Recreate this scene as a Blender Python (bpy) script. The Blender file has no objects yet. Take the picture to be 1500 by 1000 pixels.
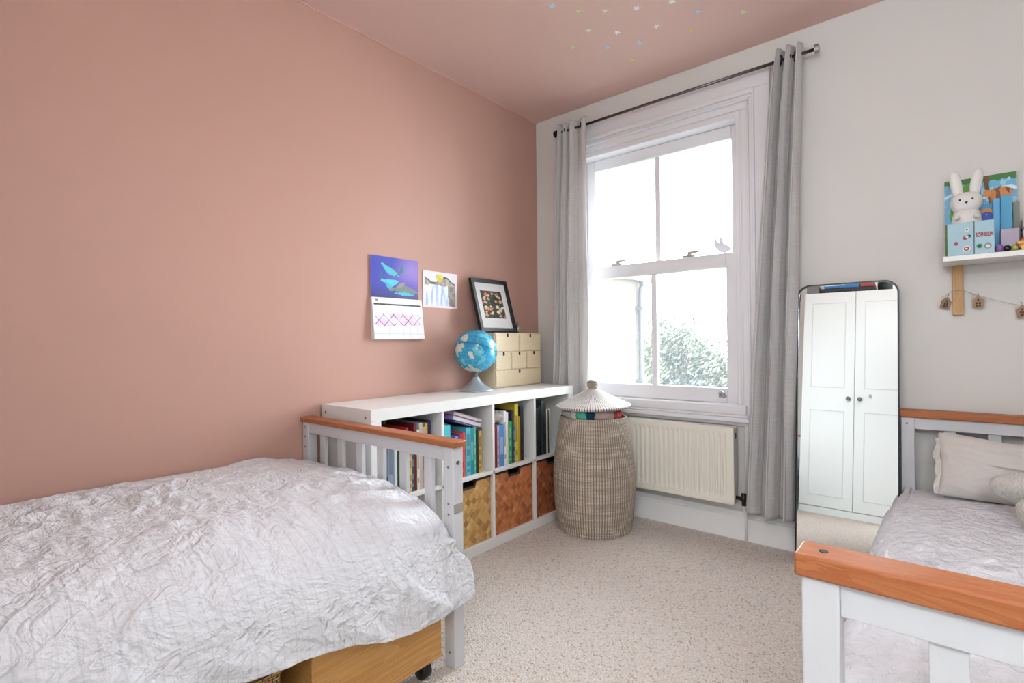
import bpy, bmesh, math, random
from mathutils import Vector, Matrix, noise
random.seed(7)
PI = math.pi
scn = bpy.context.scene
COL = scn.collection
H = 2.60            # ceiling height
RX, BY = 3.06, -3.78  # right wall x, back wall y

# ------------------------------------------------------------------ materials
def s2l(c):
    return tuple((x/12.92 if x <= .04045 else ((x+.055)/1.055)**2.4) for x in c)
def hexc(h):
    return s2l([int(h[i:i+2], 16)/255 for i in (0, 2, 4)])
class NT:
    def __init__(s, name):
        s.m = bpy.data.materials.new(name); s.m.use_nodes = True
        s.t = s.m.node_tree; s.n = s.t.nodes; s.n.clear()
        s.out = s.n.new('ShaderNodeOutputMaterial')
        s.b = s.n.new('ShaderNodeBsdfPrincipled')
        s.t.links.new(s.b.outputs[0], s.out.inputs[0])
    def new(s, typ, **kw):
        nd = s.n.new(typ)
        for k, v in kw.items():
            if k in nd.inputs.keys():
                s.put(nd.inputs[k], v)
            else:
                setattr(nd, k, v)
        return nd
    def put(s, inp, v):
        if isinstance(v, bpy.types.NodeSocket): s.t.links.new(v, inp)
        else: inp.default_value = v
    def math(s, op, a, b=0.0, c=0.0):
        nd = s.n.new('ShaderNodeMath'); nd.operation = op
        s.put(nd.inputs[0], a); s.put(nd.inputs[1], b); s.put(nd.inputs[2], c)
        return nd.outputs[0]
    def mix(s, f, a, b):
        nd = s.n.new('ShaderNodeMix'); nd.data_type = 'RGBA'
        s.put(nd.inputs[0], f)
        s.put(nd.inputs[6], a if isinstance(a, bpy.types.NodeSocket) else (*a, 1))
        s.put(nd.inputs[7], b if isinstance(b, bpy.types.NodeSocket) else (*b, 1))
        return nd.outputs[2]
    def coord(s, kind='Object', scale=None, rot=None):
        tc = s.n.new('ShaderNodeTexCoord').outputs[kind]
        if scale is None and rot is None: return tc
        mp = s.n.new('ShaderNodeMapping'); s.t.links.new(tc, mp.inputs[0])
        if scale: mp.inputs['Scale'].default_value = scale
        if rot: mp.inputs['Rotation'].default_value = rot
        return mp.outputs[0]
    def noise(s, vec, scale, detail=3, rough=.5, dist=0):
        nd = s.n.new('ShaderNodeTexNoise'); s.put(nd.inputs['Vector'], vec)
        nd.inputs['Scale'].default_value = scale; nd.inputs['Detail'].default_value = detail
        nd.inputs['Roughness'].default_value = rough; nd.inputs['Distortion'].default_value = dist
        return nd.outputs[0]
    def ramp(s, f, stops):
        nd = s.n.new('ShaderNodeValToRGB'); s.put(nd.inputs[0], f)
        e = nd.color_ramp.elements
        while len(e) < len(stops): e.new(.5)
        for i, (p, c) in enumerate(stops):
            e[i].position = p; e[i].color = (*c, 1)
        return nd.outputs[0]
    def bump(s, h, strength=.3, dist=.01, normal=None):
        nd = s.n.new('ShaderNodeBump'); s.put(nd.inputs['Height'], h)
        nd.inputs['Strength'].default_value = strength; nd.inputs['Distance'].default_value = dist
        if normal is not None: s.put(nd.inputs['Normal'], normal)
        s.t.links.new(nd.outputs[0], s.b.inputs['Normal']); return nd.outputs[0]
    def base(s, c, rough=.6, metal=0, spec=.5):
        s.put(s.b.inputs['Base Color'], c if isinstance(c, bpy.types.NodeSocket) else (*c, 1))
        s.put(s.b.inputs['Roughness'], rough); s.b.inputs['Metallic'].default_value = metal
        s.b.inputs['Specular IOR Level'].default_value = spec
        return s
M = {}
def simple(name, h, rough=.6, metal=0, spec=.5, var=.04, vs=6.0, bumpd=0, bs=200):
    if name in M: return M[name]
    t = NT(name); c = hexc(h)
    n = t.noise(t.coord(), vs, 4)
    f = t.math('MULTIPLY', n, 1.0)
    t.base(t.mix(f, tuple(x*(1-var) for x in c), tuple(min(1, x*(1+var)) for x in c)), rough, metal, spec)
    if bumpd: t.bump(t.noise(t.coord(), bs, 2), .4, bumpd)
    M[name] = t.m; return t.m
def printmat(name='printed_surface', rough=.45):
    if name in M: return M[name]
    t = NT(name); a = t.new('ShaderNodeVertexColor', layer_name='Col')
    t.base(a.outputs[0], rough); M[name] = t.m; return t.m
def paint(h, name, rough=.55, bumpd=.0006):
    if name in M: return M[name]
    t = NT(name); c = hexc(h)
    n = t.noise(t.coord(), 1.6, 5, .6)
    t.base(t.mix(n, tuple(x*.97 for x in c), tuple(x*1.03 for x in c)), rough, 0, .35)
    t.bump(t.noise(t.coord(), 160, 3), .25, bumpd); M[name] = t.m; return t.m
def wood(name, h1, h2, axis='x', rough=.35, scale=1.0, knots=False):
    t = NT(name)
    sc = {'x': (1.2, 14, 14), 'y': (14, 1.2, 14), 'z': (14, 14, 1.2)}[axis]
    v = t.coord(scale=tuple(k*scale for k in sc))
    n1 = t.noise(v, 1.5, 4, .6, 1.2)
    w = t.math('FRACT', t.math('MULTIPLY', n1, 7.0))
    n2 = t.noise(v, 9, 4, .7)
    f = t.math('ADD', t.math('MULTIPLY', w, .55), t.math('MULTIPLY', n2, .45))
    c = t.mix(f, hexc(h1), hexc(h2))
    t.base(c, rough, 0, .4); t.bump(f, .12, .001); M[name] = t.m; return t.m

pink = paint('c2998b', 'pink_wall_paint', .62)
ceilpink = paint('dcb9ae', 'pink_ceiling_paint', .62)
white_wall = paint('dcd8d3', 'pale_grey_wall_paint', .6)
white_gloss = simple('white_gloss_paint', 'f3f2f1', .32, var=.02)
sash_white = simple('sash_white_paint', 'e6e4e6', .35, var=.02)
bed_white = simple('bed_white_paint', 'd0d0d3', .38, var=.02)
laminate = simple('white_laminate', 'ecebe8', .35, var=.015)
chrome = simple('brushed_chrome', 'b8b8bb', .25, 1, var=.05)
darkmetal = simple('dark_steel', '3c3a3b', .3, 1)
screwm = simple('screw_steel', '8c8882', .35, .9)
blackp = simple('black_plastic', '141416', .35)
cap_wood = wood('orange_stained_wood', 'b9774a', '9c5228', 'x', .42)
pine = wood('yellow_pine', 'd9a765', 'b97f40', 'y', .45, .7)
birch = wood('birch_plywood', 'e9d8b8', 'dcc7a2', 'y', .5, 1.4)
birch_z = wood('bracket_wood', 'd0a878', 'b98c58', 'z', .5, 1.4)

def carpet():
    t = NT('beige_loop_carpet'); v = t.coord()
    vo = t.new('ShaderNodeTexVoronoi'); t.put(vo.inputs['Vector'], v); vo.inputs['Scale'].default_value = 150
    n = t.noise(v, 60, 3, .7); n3 = t.noise(v, 190, 2, .6); n2 = t.noise(v, 2.2, 3)
    wn = t.new('ShaderNodeTexWhiteNoise'); t.t.links.new(vo.outputs['Position'], wn.inputs['Vector'])
    c = t.mix(wn.outputs['Value'], hexc('e4dad0'), hexc('f7f0e9'))
    c = t.mix(t.math('GREATER_THAN', t.math('ADD', wn.outputs['Value'], t.math('MULTIPLY', n, .35)), 1.10), c, hexc('c4b4a3'))
    c = t.mix(t.math('MULTIPLY', vo.outputs['Distance'], .35), c, hexc('84705e'))
    c = t.mix(t.math('MULTIPLY', n2, .25), c, hexc('e2d6ca'))
    t.base(c, .95, 0, .1)
    h = t.math('ADD', t.math('SUBTRACT', 1.0, vo.outputs['Distance']), t.math('MULTIPLY', n3, .5))
    t.bump(h, .9, .006); M['carpet'] = t.m; return t.m
carpet_m = carpet()

def linen(name, h, h2):
    t = NT(name); v = t.coord('UV')
    a = t.new('ShaderNodeMapping'); t.t.links.new(v, a.inputs[0]); a.inputs['Scale'].default_value = (260, 18, 1)
    b = t.new('ShaderNodeMapping'); t.t.links.new(v, b.inputs[0]); b.inputs['Scale'].default_value = (14, 420, 1)
    n1 = t.noise(a.outputs[0], 1, 3); n2 = t.noise(b.outputs[0], 1, 3)
    f = t.math('MULTIPLY', t.math('ADD', n1, n2), .5)
    f = t.ramp(f, [(.32, (0, 0, 0)), (.68, (1, 1, 1))])
    t.base(t.mix(f, hexc(h), hexc(h2)), .9, 0, .15); t.bump(f, .25, .002)
    # thin woven cloth lets a little daylight through
    tr = t.new('ShaderNodeBsdfTranslucent'); t.put(tr.inputs[0], (*hexc(h2), 1))
    mx = t.new('ShaderNodeMixShader'); mx.inputs[0].default_value = .2
    t.t.links.new(t.b.outputs[0], mx.inputs[1]); t.t.links.new(tr.outputs[0], mx.inputs[2]); t.t.links.new(mx.outputs[0], t.out.inputs[0])
    M[name] = t.m; return t.m
curtain_m = linen('grey_linen', 'c6c3c2', 'e6e3e1')

def bedding(name, h, kind):
    t = NT(name); v = t.coord('UV')
    sep = t.new('ShaderNodeSeparateXYZ'); t.t.links.new(v, sep.inputs[0])
    nz = t.noise(v, 9, 4, .6)
    if kind == 'stripe':
        wob = t.math('MULTIPLY', t.noise(v, 5, 2), .012)
        u_ = t.math('ADD', sep.outputs[0], wob); w_ = t.math('ADD', sep.outputs[1], wob)
        # narrow woven stripes across the bed every 45 mm, fine ones lengthways
        a = t.math('ABSOLUTE', t.math('SUBTRACT', t.math('FRACT', t.math('MULTIPLY', w_, 33.0)), .5))
        a = t.math('MULTIPLY', t.math('GREATER_THAN', a, .44), 1.0)
        b = t.math('ABSOLUTE', t.math('SUBTRACT', t.math('FRACT', t.math('MULTIPLY', u_, 33.0)), .5))
        b = t.math('GREATER_THAN', b, .44)
        seer = t.noise(t.coord('UV', (40, 160, 1)), 1, 4, .7)
        h_ = t.math('ADD', t.math('MULTIPLY', a, .45), t.math('MULTIPLY', b, .15))
        h_ = t.math('ADD', h_, t.math('MULTIPLY', seer, .35))
        for sc_, wt_ in ((7.0, 3.6), (17.0, 1.7)):
            cr = t.math('ABSOLUTE', t.math('SUBTRACT', t.noise(v, sc_, 3, .55, 1.1), .5)); h_ = t.math('SUBTRACT', h_, t.math('MULTIPLY', t.math('MINIMUM', cr, .16), wt_*2))
        c = t.mix(t.math('MULTIPLY', a, .16), hexc(h), hexc('a7a5a6'))
        c = t.mix(t.math('MULTIPLY', b, .10), c, hexc('a7a5a6'))
        t.base(c, .8, 0, .2); t.bump(h_, .7, .0095)
    else:
        vo = t.new('ShaderNodeTexVoronoi'); t.put(vo.inputs['Vector'], v); vo.inputs['Scale'].default_value = 38
        vo.feature = 'SMOOTH_F1'
        h_ = t.math('ADD', vo.outputs['Distance'], t.math('MULTIPLY', t.noise(v, 34, 4, .7, .5), 1.2))
        t.base(hexc(h), .85, 0, .2); t.bump(h_, 1.0, .014)
    M[name] = t.m; return t.m
duvet_m = bedding('white_seersucker', 'e2e2e6', 'stripe')
quilt_m = bedding('white_crinkle_cotton', 'e8e8ec', 'crinkle')
def cloth(name, h, b=.004, sc=30):
    t = NT(name); v = t.coord()
    n = t.noise(v, sc, 5, .7, .8); t.base(hexc(h), .9, 0, .15); t.bump(n, .5, b); M[name] = t.m; return t.m
pillow_m = cloth('oatmeal_cotton', 'd6d0cb', .012, 10)
def fleece():
    t = NT('cream_boucle'); v = t.coord()
    vo = t.new('ShaderNodeTexVoronoi'); t.put(vo.inputs['Vector'], v); vo.inputs['Scale'].default_value = 190
    t.base(t.mix(vo.outputs['Distance'], hexc('dcd8d2'), hexc('bdb7b0')), .95, 0, .1); t.bump(vo.outputs['Distance'], .7, .003); M['fleece'] = t.m; return t.m
fleece_m = fleece()

def weave(name, ha, hb, hc, sc=30):
    t = NT(name); v = t.coord()
    sep = t.new('ShaderNodeSeparateXYZ'); t.t.links.new(v, sep.inputs[0])
    u = t.math('MULTIPLY', t.math('ADD', sep.outputs[1], sep.outputs[2]), sc)
    w = t.math('MULTIPLY', t.math('SUBTRACT', sep.outputs[2], sep.outputs[1]), sc)
    fu = t.math('FLOOR', u); fw = t.math('FLOOR', w)
    # twill of three: which strip lies on top
    par = t.math('LESS_THAN', t.math('FLOORED_MODULO', t.math('ADD', fu, fw), 2.0), .5)
    tw = t.math('LESS_THAN', t.math('FLOORED_MODULO', t.math('ADD', fu, t.math('MULTIPLY', fw, 2.0)), 3.0), 1.0)
    cu = t.new('ShaderNodeCombineXYZ'); t.put(cu.inputs[0], fu); t.put(cu.inputs[1], t.math('FLOOR', t.math('MULTIPLY', w, .5)))
    cw = t.new('ShaderNodeCombineXYZ'); t.put(cw.inputs[0], t.math('FLOOR', t.math('MULTIPLY', u, .5))); t.put(cw.inputs[1], fw); cw.inputs[2].default_value = 7
    wu = t.new('ShaderNodeTexWhiteNoise'); t.t.links.new(cu.outputs[0], wu.inputs[0])
    ww = t.new('ShaderNodeTexWhiteNoise'); t.t.links.new(cw.outputs[0], ww.inputs[0])
    r = t.math('ADD', t.math('MULTIPLY', wu.outputs[0], par), t.math('MULTIPLY', ww.outputs[0], t.math('SUBTRACT', 1.0, par)))
    c = t.ramp(r, [(0, hexc(ha)), (.45, hexc(hb)), (.8, hexc(hb)), (1, hexc(hc))])
    eu = t.math('ABSOLUTE', t.math('SUBTRACT', t.math('FRACT', u), .5)); ew = t.math('ABSOLUTE', t.math('SUBTRACT', t.math('FRACT', w), .5))
    e = t.math('ADD', t.math('MULTIPLY', eu, par), t.math('MULTIPLY', ew, t.math('SUBTRACT', 1.0, par)))
    edge = t.math('GREATER_THAN', e, .45)
    g = t.noise(t.coord(scale=(40, 40, 40)), 3, 3)
    c = t.mix(t.math('MULTIPLY', edge, .55), c, hexc(ha)); c = t.mix(t.math('MULTIPLY', g, .3), c, hexc(hc))
    t.base(c, .5, 0, .3)
    hh = t.math('SUBTRACT', t.math('ADD', 1.0, t.math('MULTIPLY', r, .3)), t.math('MULTIPLY', e, 1.6)); t.bump(hh, .8, .004)
    M[name] = t.m; return t.m
weave_gold = weave('golden_bamboo_weave', '9c6e36', 'd6a866', 'ecca90', 25)
weave_red = weave('chestnut_bamboo_weave', '8c4a2a', 'c8784a', 'e0a272', 25)
weave_dark = weave('dark_chestnut_bamboo_weave', '6e3622', 'a85e3a', 'c8825a', 25)

def hamper_mat():
    t = NT('seagrass_and_white_thread'); v = t.coord()
    sep = t.new('ShaderNodeSeparateXYZ'); t.t.links.new(v, sep.inputs[0])
    ang = t.math('ARCTAN2', sep.outputs[1], sep.outputs[0])
    a = t.math('MULTIPLY', ang, 96/(2*PI)); z = t.math('MULTIPLY', sep.outputs[2], 1/.0085)
    rr = t.math('MULTIPLY', t.math('SQRT', t.math('ADD', t.math('POWER', sep.outputs[0], 2.0), t.math('POWER', sep.outputs[1], 2.0))), 60.0)
    fa = t.math('FRACT', a); fz = t.math('FRACT', z)
    stitch = t.math('LESS_THAN', fa, .42)
    gap = t.math('LESS_THAN', fz, .25)
    cc = t.new('ShaderNodeCombineXYZ'); t.put(cc.inputs[0], t.math('MULTIPLY', a, .04)); t.put(cc.inputs[2], t.math('MULTIPLY', t.math('FLOOR', z), .55))
    nb = t.noise(cc.outputs[0], 1.3, 4, .7)
    cream = t.mix(nb, hexc('e6ddd2'), hexc('dcc7a8'))
    brown = t.mix(nb, hexc('8f8074'), hexc('6f6054'))
    k = t.ramp(nb, [(.36, (0, 0, 0)), (.62, (1, 1, 1))])
    c = t.mix(t.math('MULTIPLY', stitch, .9), cream, brown)
    c = t.mix(t.math('MULTIPLY', k, .7), c, hexc('918680'))
    c = t.mix(t.math('MULTIPLY', gap, .45), c, hexc('6e5c4c'))
    t.base(c, .85, 0, .2)
    t.bump(t.math('ADD', t.math('MULTIPLY', stitch, -.6), t.math('PINGPONG', fz, .5)), .7, .003); M['hamper'] = t.m; return t.m
hamper_m = hamper_mat()
def wicker_mat():
    t = NT('brown_wicker'); v = t.coord('Object')
    sep = t.new('ShaderNodeSeparateXYZ'); t.t.links.new(v, sep.inputs[0])
    cb = t.new('ShaderNodeCombineXYZ'); t.put(cb.inputs[0], t.math('ADD', sep.outputs[1], sep.outputs[0])); t.put(cb.inputs[1], sep.outputs[2])
    b = t.new('ShaderNodeTexBrick'); t.t.links.new(cb.outputs[0], b.inputs[0])
    b.inputs['Color1'].default_value = (*hexc('b08a54'), 1); b.inputs['Color2'].default_value = (*hexc('c8a46c'), 1); b.inputs['Mortar'].default_value = (*hexc('46301a'), 1)
    b.inputs['Scale'].default_value = 1; b.inputs['Brick Width'].default_value = .022; b.inputs['Row Height'].default_value = .008; b.inputs['Mortar Size'].default_value = .0014
    t.base(b.outputs[0], .7); t.bump(b.outputs[1], -.8, .003); return t.m
wicker_m = wicker_mat()
def glass_mat(name='window_glass'):
    t = NT(name)
    tr = t.new('ShaderNodeBsdfTransparent'); gl = t.new('ShaderNodeBsdfGlossy'); gl.inputs['Roughness'].default_value = .02
    fr = t.new('ShaderNodeFresnel'); fr.inputs[0].default_value = 1.45
    mx = t.new('ShaderNodeMixShader'); t.t.links.new(t.math('MULTIPLY', fr.outputs[0], .8), mx.inputs[0])
    t.t.links.new(tr.outputs[0], mx.inputs[1]); t.t.links.new(gl.outputs[0], mx.inputs[2])
    # faint translucent veil mixed into the glass imitates window glare and haze
    du = t.new('ShaderNodeBsdfTranslucent'); t.put(du.inputs[0], (.9, .92, 1, 1)); m2 = t.new('ShaderNodeMixShader'); m2.inputs[0].default_value = .022
    t.t.links.new(mx.outputs[0], m2.inputs[1]); t.t.links.new(du.outputs[0], m2.inputs[2]); t.t.links.new(m2.outputs[0], t.out.inputs[0])
    return t.m
glass = glass_mat()
mirror_m = simple('silvered_glass', 'f4f6f5', .01, 1, var=0)
def brick_mat():
    t = NT('yellow_stock_brick'); v = t.coord('Object', (1, 1, 1))
    sep = t.new('ShaderNodeSeparateXYZ'); t.t.links.new(v, sep.inputs[0])
    cb = t.new('ShaderNodeCombineXYZ'); t.put(cb.inputs[0], sep.outputs[1]); t.put(cb.inputs[1], sep.outputs[2])
    b = t.new('ShaderNodeTexBrick'); t.t.links.new(cb.outputs[0], b.inputs[0])
    b.inputs['Color1'].default_value = (*hexc('423c2b'), 1); b.inputs['Color2'].default_value = (*hexc('494331'), 1)
    b.inputs['Mortar'].default_value = (*hexc('3b382f'), 1); b.inputs['Scale'].default_value = 1
    b.inputs['Brick Width'].default_value = .225; b.inputs['Row Height'].default_value = .075; b.inputs['Mortar Size'].default_value = .008
    t.base(b.outputs[0], .9); t.bump(b.outputs[1], -.3, .004); return t.m
brick_m = brick_mat()
def slate_mat():
    t = NT('grey_slates'); v = t.coord()
    b = t.new('ShaderNodeTexBrick'); 
    sep = t.new('ShaderNodeSeparateXYZ'); t.t.links.new(v, sep.inputs[0])
    cb = t.new('ShaderNodeCombineXYZ'); t.put(cb.inputs[0], sep.outputs[1]); t.put(cb.inputs[1], sep.outputs[0]); t.t.links.new(cb.outputs[0], b.inputs[0])
    b.inputs['Color1'].default_value = (*hexc('3c3f46'), 1); b.inputs['Color2'].default_value = (*hexc('46484f'), 1)
    b.inputs['Mortar'].default_value = (*hexc('1c1d20'), 1); b.inputs['Scale'].default_value = 1
    b.inputs['Brick Width'].default_value = .3; b.inputs['Row Height'].default_value = .16; b.inputs['Mortar Size'].default_value = .01
    t.base(b.outputs[0], .7); t.bump(b.outputs[1], -.5, .01); return t.m
slate_m = slate_mat()

# ------------------------------------------------------------------ geometry helpers
def link(o, parent=None):
    COL.objects.link(o)
    if parent: o.parent = parent
    return o
def obj(name, bm, m, parent=None, smooth=False, bevel=0, seg=2, loc=None):
    me = bpy.data.meshes.new(name); bmesh.ops.recalc_face_normals(bm, faces=bm.faces[:]) if smooth != 'keep' else None
    bm.to_mesh(me); bm.free(); me.materials.append(m)
    if smooth:
        for p in me.polygons: p.use_smooth = True
    o = bpy.data.objects.new(name, me); link(o, parent)
    if loc: o.location = loc
    if bevel:
        b = o.modifiers.new('bevel', 'BEVEL'); b.width = bevel; b.segments = seg; b.limit_method = 'ANGLE'; b.angle_limit = .6
        for p in me.polygons: p.use_smooth = True
        me.set_sharp_from_angle(angle=math.radians(35)) if hasattr(me, 'set_sharp_from_angle') else None
        b.harden_normals = False
    return o
def tag(o, label, cat, group=None, kind=None):
    if label: o['label'] = label
    if cat: o['category'] = cat
    if group: o['group'] = group
    if kind: o['kind'] = kind
    return o
def thing(name, label, cat, loc=(0, 0, 0), rot=(0, 0, 0), group=None):
    o = bpy.data.objects.new(name, None); o.empty_display_size = .1; COL.objects.link(o)
    o.location = loc; o.rotation_euler = rot
    return tag(o, label, cat, group)
def struct(o):
    o['kind'] = 'structure'; return o
def box(bm, x0, x1, y0, y1, z0, z1):
    vs = [bm.verts.new((x, y, z)) for x in (x0, x1) for y in (y0, y1) for z in (z0, z1)]
    for f in ((0, 1, 3, 2), (4, 6, 7, 5), (0, 4, 5, 1), (2, 3, 7, 6), (0, 2, 6, 4), (1, 5, 7, 3)):
        bm.faces.new([vs[i] for i in f])
    return bm
def B(*a): return box(bmesh.new(), *a)
def prism(bm, pts, axis, a, b):
    """pts 2D outline extruded along axis between a and b"""
    def mk(p, t):
        return {'x': (t, p[0], p[1]), 'y': (p[0], t, p[1]), 'z': (p[0], p[1], t)}[axis]
    v0 = [bm.verts.new(mk(p, a)) for p in pts]; v1 = [bm.verts.new(mk(p, b)) for p in pts]
    n = len(pts); bm.faces.new(v0); bm.faces.new(v1[::-1])
    for i in range(n): bm.faces.new((v0[i], v0[(i+1) % n], v1[(i+1) % n], v1[i]))
    return bm
def tube(bm, pts, r, seg=12, cap=True):
    pts = [Vector(p) for p in pts]; rings = []
    up = Vector((0, 0, 1))
    for i, p in enumerate(pts):
        d = (pts[min(i+1, len(pts)-1)]-pts[max(i-1, 0)]).normalized()
        a = d.cross(up)
        if a.length < 1e-3: a = d.cross(Vector((0, 1, 0)))
        a.normalize(); b = d.cross(a)
        rr = r[i] if isinstance(r, (list, tuple)) else r
        rings.append([bm.verts.new(p+a*rr*math.cos(2*PI*k/seg)+b*rr*math.sin(2*PI*k/seg)) for k in range(seg)])
    for i in range(len(rings)-1):
        for k in range(seg):
            bm.faces.new((rings[i][k], rings[i][(k+1) % seg], rings[i+1][(k+1) % seg], rings[i+1][k]))
    if cap: bm.faces.new(rings[0][::-1]); bm.faces.new(rings[-1])
    return bm
def lathe(bm, prof, seg=48, cx=0, cy=0):
    rings = []
    for (r, z) in prof:
        if r < 1e-5: rings.append([bm.verts.new((cx, cy, z))])
        else: rings.append([bm.verts.new((cx+r*math.cos(2*PI*k/seg), cy+r*math.sin(2*PI*k/seg), z)) for k in range(seg)])
    for i in range(len(rings)-1):
        A, C = rings[i], rings[i+1]
        for k in range(seg):
            k2 = (k+1) % seg
            if len(A) == 1 and len(C) == 1: continue
            if len(A) == 1: bm.faces.new((A[0], C[k], C[k2]))
            elif len(C) == 1: bm.faces.new((A[k], A[k2], C[0]))
            else: bm.faces.new((A[k], A[k2], C[k2], C[k]))
    return bm
def ell(bm, c, r, seg=20, rings=12, rot=None, nz=0, nsc=8):
    prev = len(bm.verts)
    vs = bmesh.ops.create_uvsphere(bm, u_segments=seg, v_segments=rings, radius=1)['verts']
    for v in vs:
        p = Vector((v.co.x*r[0], v.co.y*r[1], v.co.z*r[2]))
        if nz: p *= 1+nz*noise.noise(Vector(v.co)*nsc*.2+Vector(c)*7)
        if rot: p = rot @ p
        v.co = p+Vector(c)
    return bm
def grid(nx, ny, fn, uv=True):
    bm = bmesh.new(); ul = bm.loops.layers.uv.new('UVMap') if uv else None
    V = [[bm.verts.new(fn(i/nx, j/ny)[:3]) for j in range(ny+1)] for i in range(nx+1)]
    UV = None
    for i in range(nx):
        for j in range(ny):
            f = bm.faces.new((V[i][j], V[i+1][j], V[i+1][j+1], V[i][j+1])); f.smooth = True
            if uv:
                for l, (a, b) in zip(f.loops, ((i, j), (i+1, j), (i+1, j+1), (i, j+1))): l[ul].uv = (a/nx, b/ny)
    return bm
def printed(name, o_, du, dv, nx, ny, fn, parent, thick=.001, m=None):
    """a flat printed sheet: fn(u,v) -> hex or rgb, u right v up; o_ lower left corner, du/dv edge vectors"""
    o_, du, dv = Vector(o_), Vector(du), Vector(dv); nrm = du.cross(dv).normalized()
    me = bpy.data.meshes.new(name); verts = []; faces = []; cols = []
    for j in range(ny+1):
        for i in range(nx+1): verts.append(o_+du*(i/nx)+dv*(j/ny)+nrm*thick)
    for j in range(ny):
        for i in range(nx):
            a = j*(nx+1)+i; faces.append((a, a+1, a+nx+2, a+nx+1)); c = fn((i+.5)/nx, (j+.5)/ny)
            cols.append(hexc(c) if isinstance(c, str) else c)
    b0 = len(verts); verts += [o_, o_+du, o_+du+dv, o_+dv]
    faces.append((b0+3, b0+2, b0+1, b0)); cols.append((.8, .8, .8))
    rim = [0, nx, (ny+1)*(nx+1)-1, ny*(nx+1)]
    for k in range(4): faces.append((b0+k, b0+(k+1) % 4, rim[(k+1) % 4], rim[k])); cols.append((.7, .7, .7))
    me.from_pydata([tuple(v) for v in verts], [], faces)
    ca = me.color_attributes.new('Col', 'FLOAT_COLOR', 'CORNER')
    for p in me.polygons:
        c = cols[p.index]
        for li in p.loop_indices: ca.data[li].color = (c[0], c[1], c[2], 1)
    me.materials.append(m or printmat()); o = bpy.data.objects.new(name, me); link(o, parent); return o
def text(name, body, size, m, parent, loc, rot, extrude=.0006):
    cu = bpy.data.curves.new(name, 'FONT'); cu.body = body; cu.size = size; cu.extrude = extrude; cu.align_x = 'CENTER'; cu.offset = size*.035
    to = bpy.data.objects.new(name, cu); COL.objects.link(to)
    bpy.context.view_layer.update()
    me = bpy.data.meshes.new_from_object(to.evaluated_get(bpy.context.evaluated_depsgraph_get()))
    bpy.data.objects.remove(to)
    me.materials.clear(); me.materials.append(m); o = bpy.data.objects.new(name, me); link(o, parent)
    o.location = loc; o.rotation_euler = rot; return o
def lerp(a, b, t): return a+(b-a)*t
def sm(t): t = max(0, min(1, t)); return t*t*(3-2*t)

# ------------------------------------------------------------------ camera
cam = bpy.data.cameras.new('camera'); co = bpy.data.objects.new('camera', cam); COL.objects.link(co)
CX = Vector((2.21311, -2.90318, 1.05938)); yaw, pitch, roll, fpx = -.701954, .002686, -.010256, 759.23
fw = Vector((math.sin(yaw)*math.cos(pitch), math.cos(yaw)*math.cos(pitch), math.sin(pitch)))
rt = Vector((math.cos(yaw), -math.sin(yaw), 0)); up = rt.cross(fw)
r2 = rt*math.cos(roll)+up*math.sin(roll); u2 = -rt*math.sin(roll)+up*math.cos(roll)
mm = Matrix((r2, u2, -fw)).transposed().to_4x4(); mm.translation = CX
co.matrix_world = mm; cam.sensor_width = 36; cam.lens = fpx/1500*36; cam.clip_start = .02; scn.camera = co

# ------------------------------------------------------------------ room shell
T = .3
struct(obj('floor', B(-.05, RX+.05, BY-.05, .05, -.1, 0), carpet_m))
struct(obj('ceiling', B(-.05, RX+.05, BY-.05, .35, H, H+.15), ceilpink))
struct(obj('wall_left', B(-.2, 0, BY-.2, .35, -.1, H), pink))
WX0, WX1, WZ0, WZ1 = .345, 1.365, .66, 2.27
wf = bmesh.new()
box(wf, 0, WX0, 0, T, 0, H); box(wf, WX1, RX, 0, T, 0, H); box(wf, WX0, WX1, 0, T, WZ1, H); box(wf, WX0, WX1, 0, T, 0, WZ0)
struct(obj('wall_window', wf, white_wall))
struct(obj('wall_right', B(RX, RX+.2, BY-.2, .35, -.1, H), white_wall))
struct(obj('wall_back', B(0, RX, BY-.2, BY, -.1, H), white_wall))
# baseboard below the window wall with a moulded top
prof = [(0, 0), (-.02, 0), (-.02, .118), (-.015, .124), (-.015, .130), (-.011, .135), (-.006, .147), (0, .148)]
bb = prism(bmesh.new(), prof, 'x', .42, RX)
struct(obj('baseboard_window', bb, white_gloss))
# pale painted bead where the ceiling meets the pink wall
struct(obj('trim_1', B(0, .006, BY, 0, H-.006, H), simple('bead_paint', 'd9a89c', .5)))
gaps = simple('gap_shadow_filler', '4a4a46', .9)

# ------------------------------------------------------------------ window
win = bpy.data.objects.new('window_1', None); COL.objects.link(win); struct(win)
win['label'] = 'white double hung sash window with moulded surround and four panes'
def surround(bm, half0, half1, top0, top1, yf, z0=.148, yb=0.0):
    c = .855
    for sx in (-1, 1):
        a, b = sorted((c+sx*half0, c+sx*half1)); box(bm, a, b, yf, yb, z0, top0)
    # mitred head
    pts = [(c-half0, top0), (c+half0, top0), (c+half0, top1), (c-half0, top1)]
    prism(bm, [(c-half1, top0), (c+half1, top0), (c+half1, top1), (c-half1, top1)], 'y', yf, yb)
sur = bmesh.new()
surround(sur, .590, .665, 2.375, 2.468, -.030)
surround(sur, .578, .592, 2.350, 2.377, -.040)
surround(sur, .562, .580, 2.334, 2.352, -.026)
surround(sur, .553, .563, 2.322, 2.335, -.034)
surround(sur, .520, .554, 2.285, 2.323, -.016)
o = obj('architrave', sur, sash_white, win, bevel=.004)
bx_ = bmesh.new()   # box frame lining inside the opening
box(bx_, WX0, .365, -.012, .16, .70, 2.285); box(bx_, 1.345, WX1, -.012, .16, .70, 2.285); box(bx_, .365, 1.345, -.012, .16, 2.252, 2.285)
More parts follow.
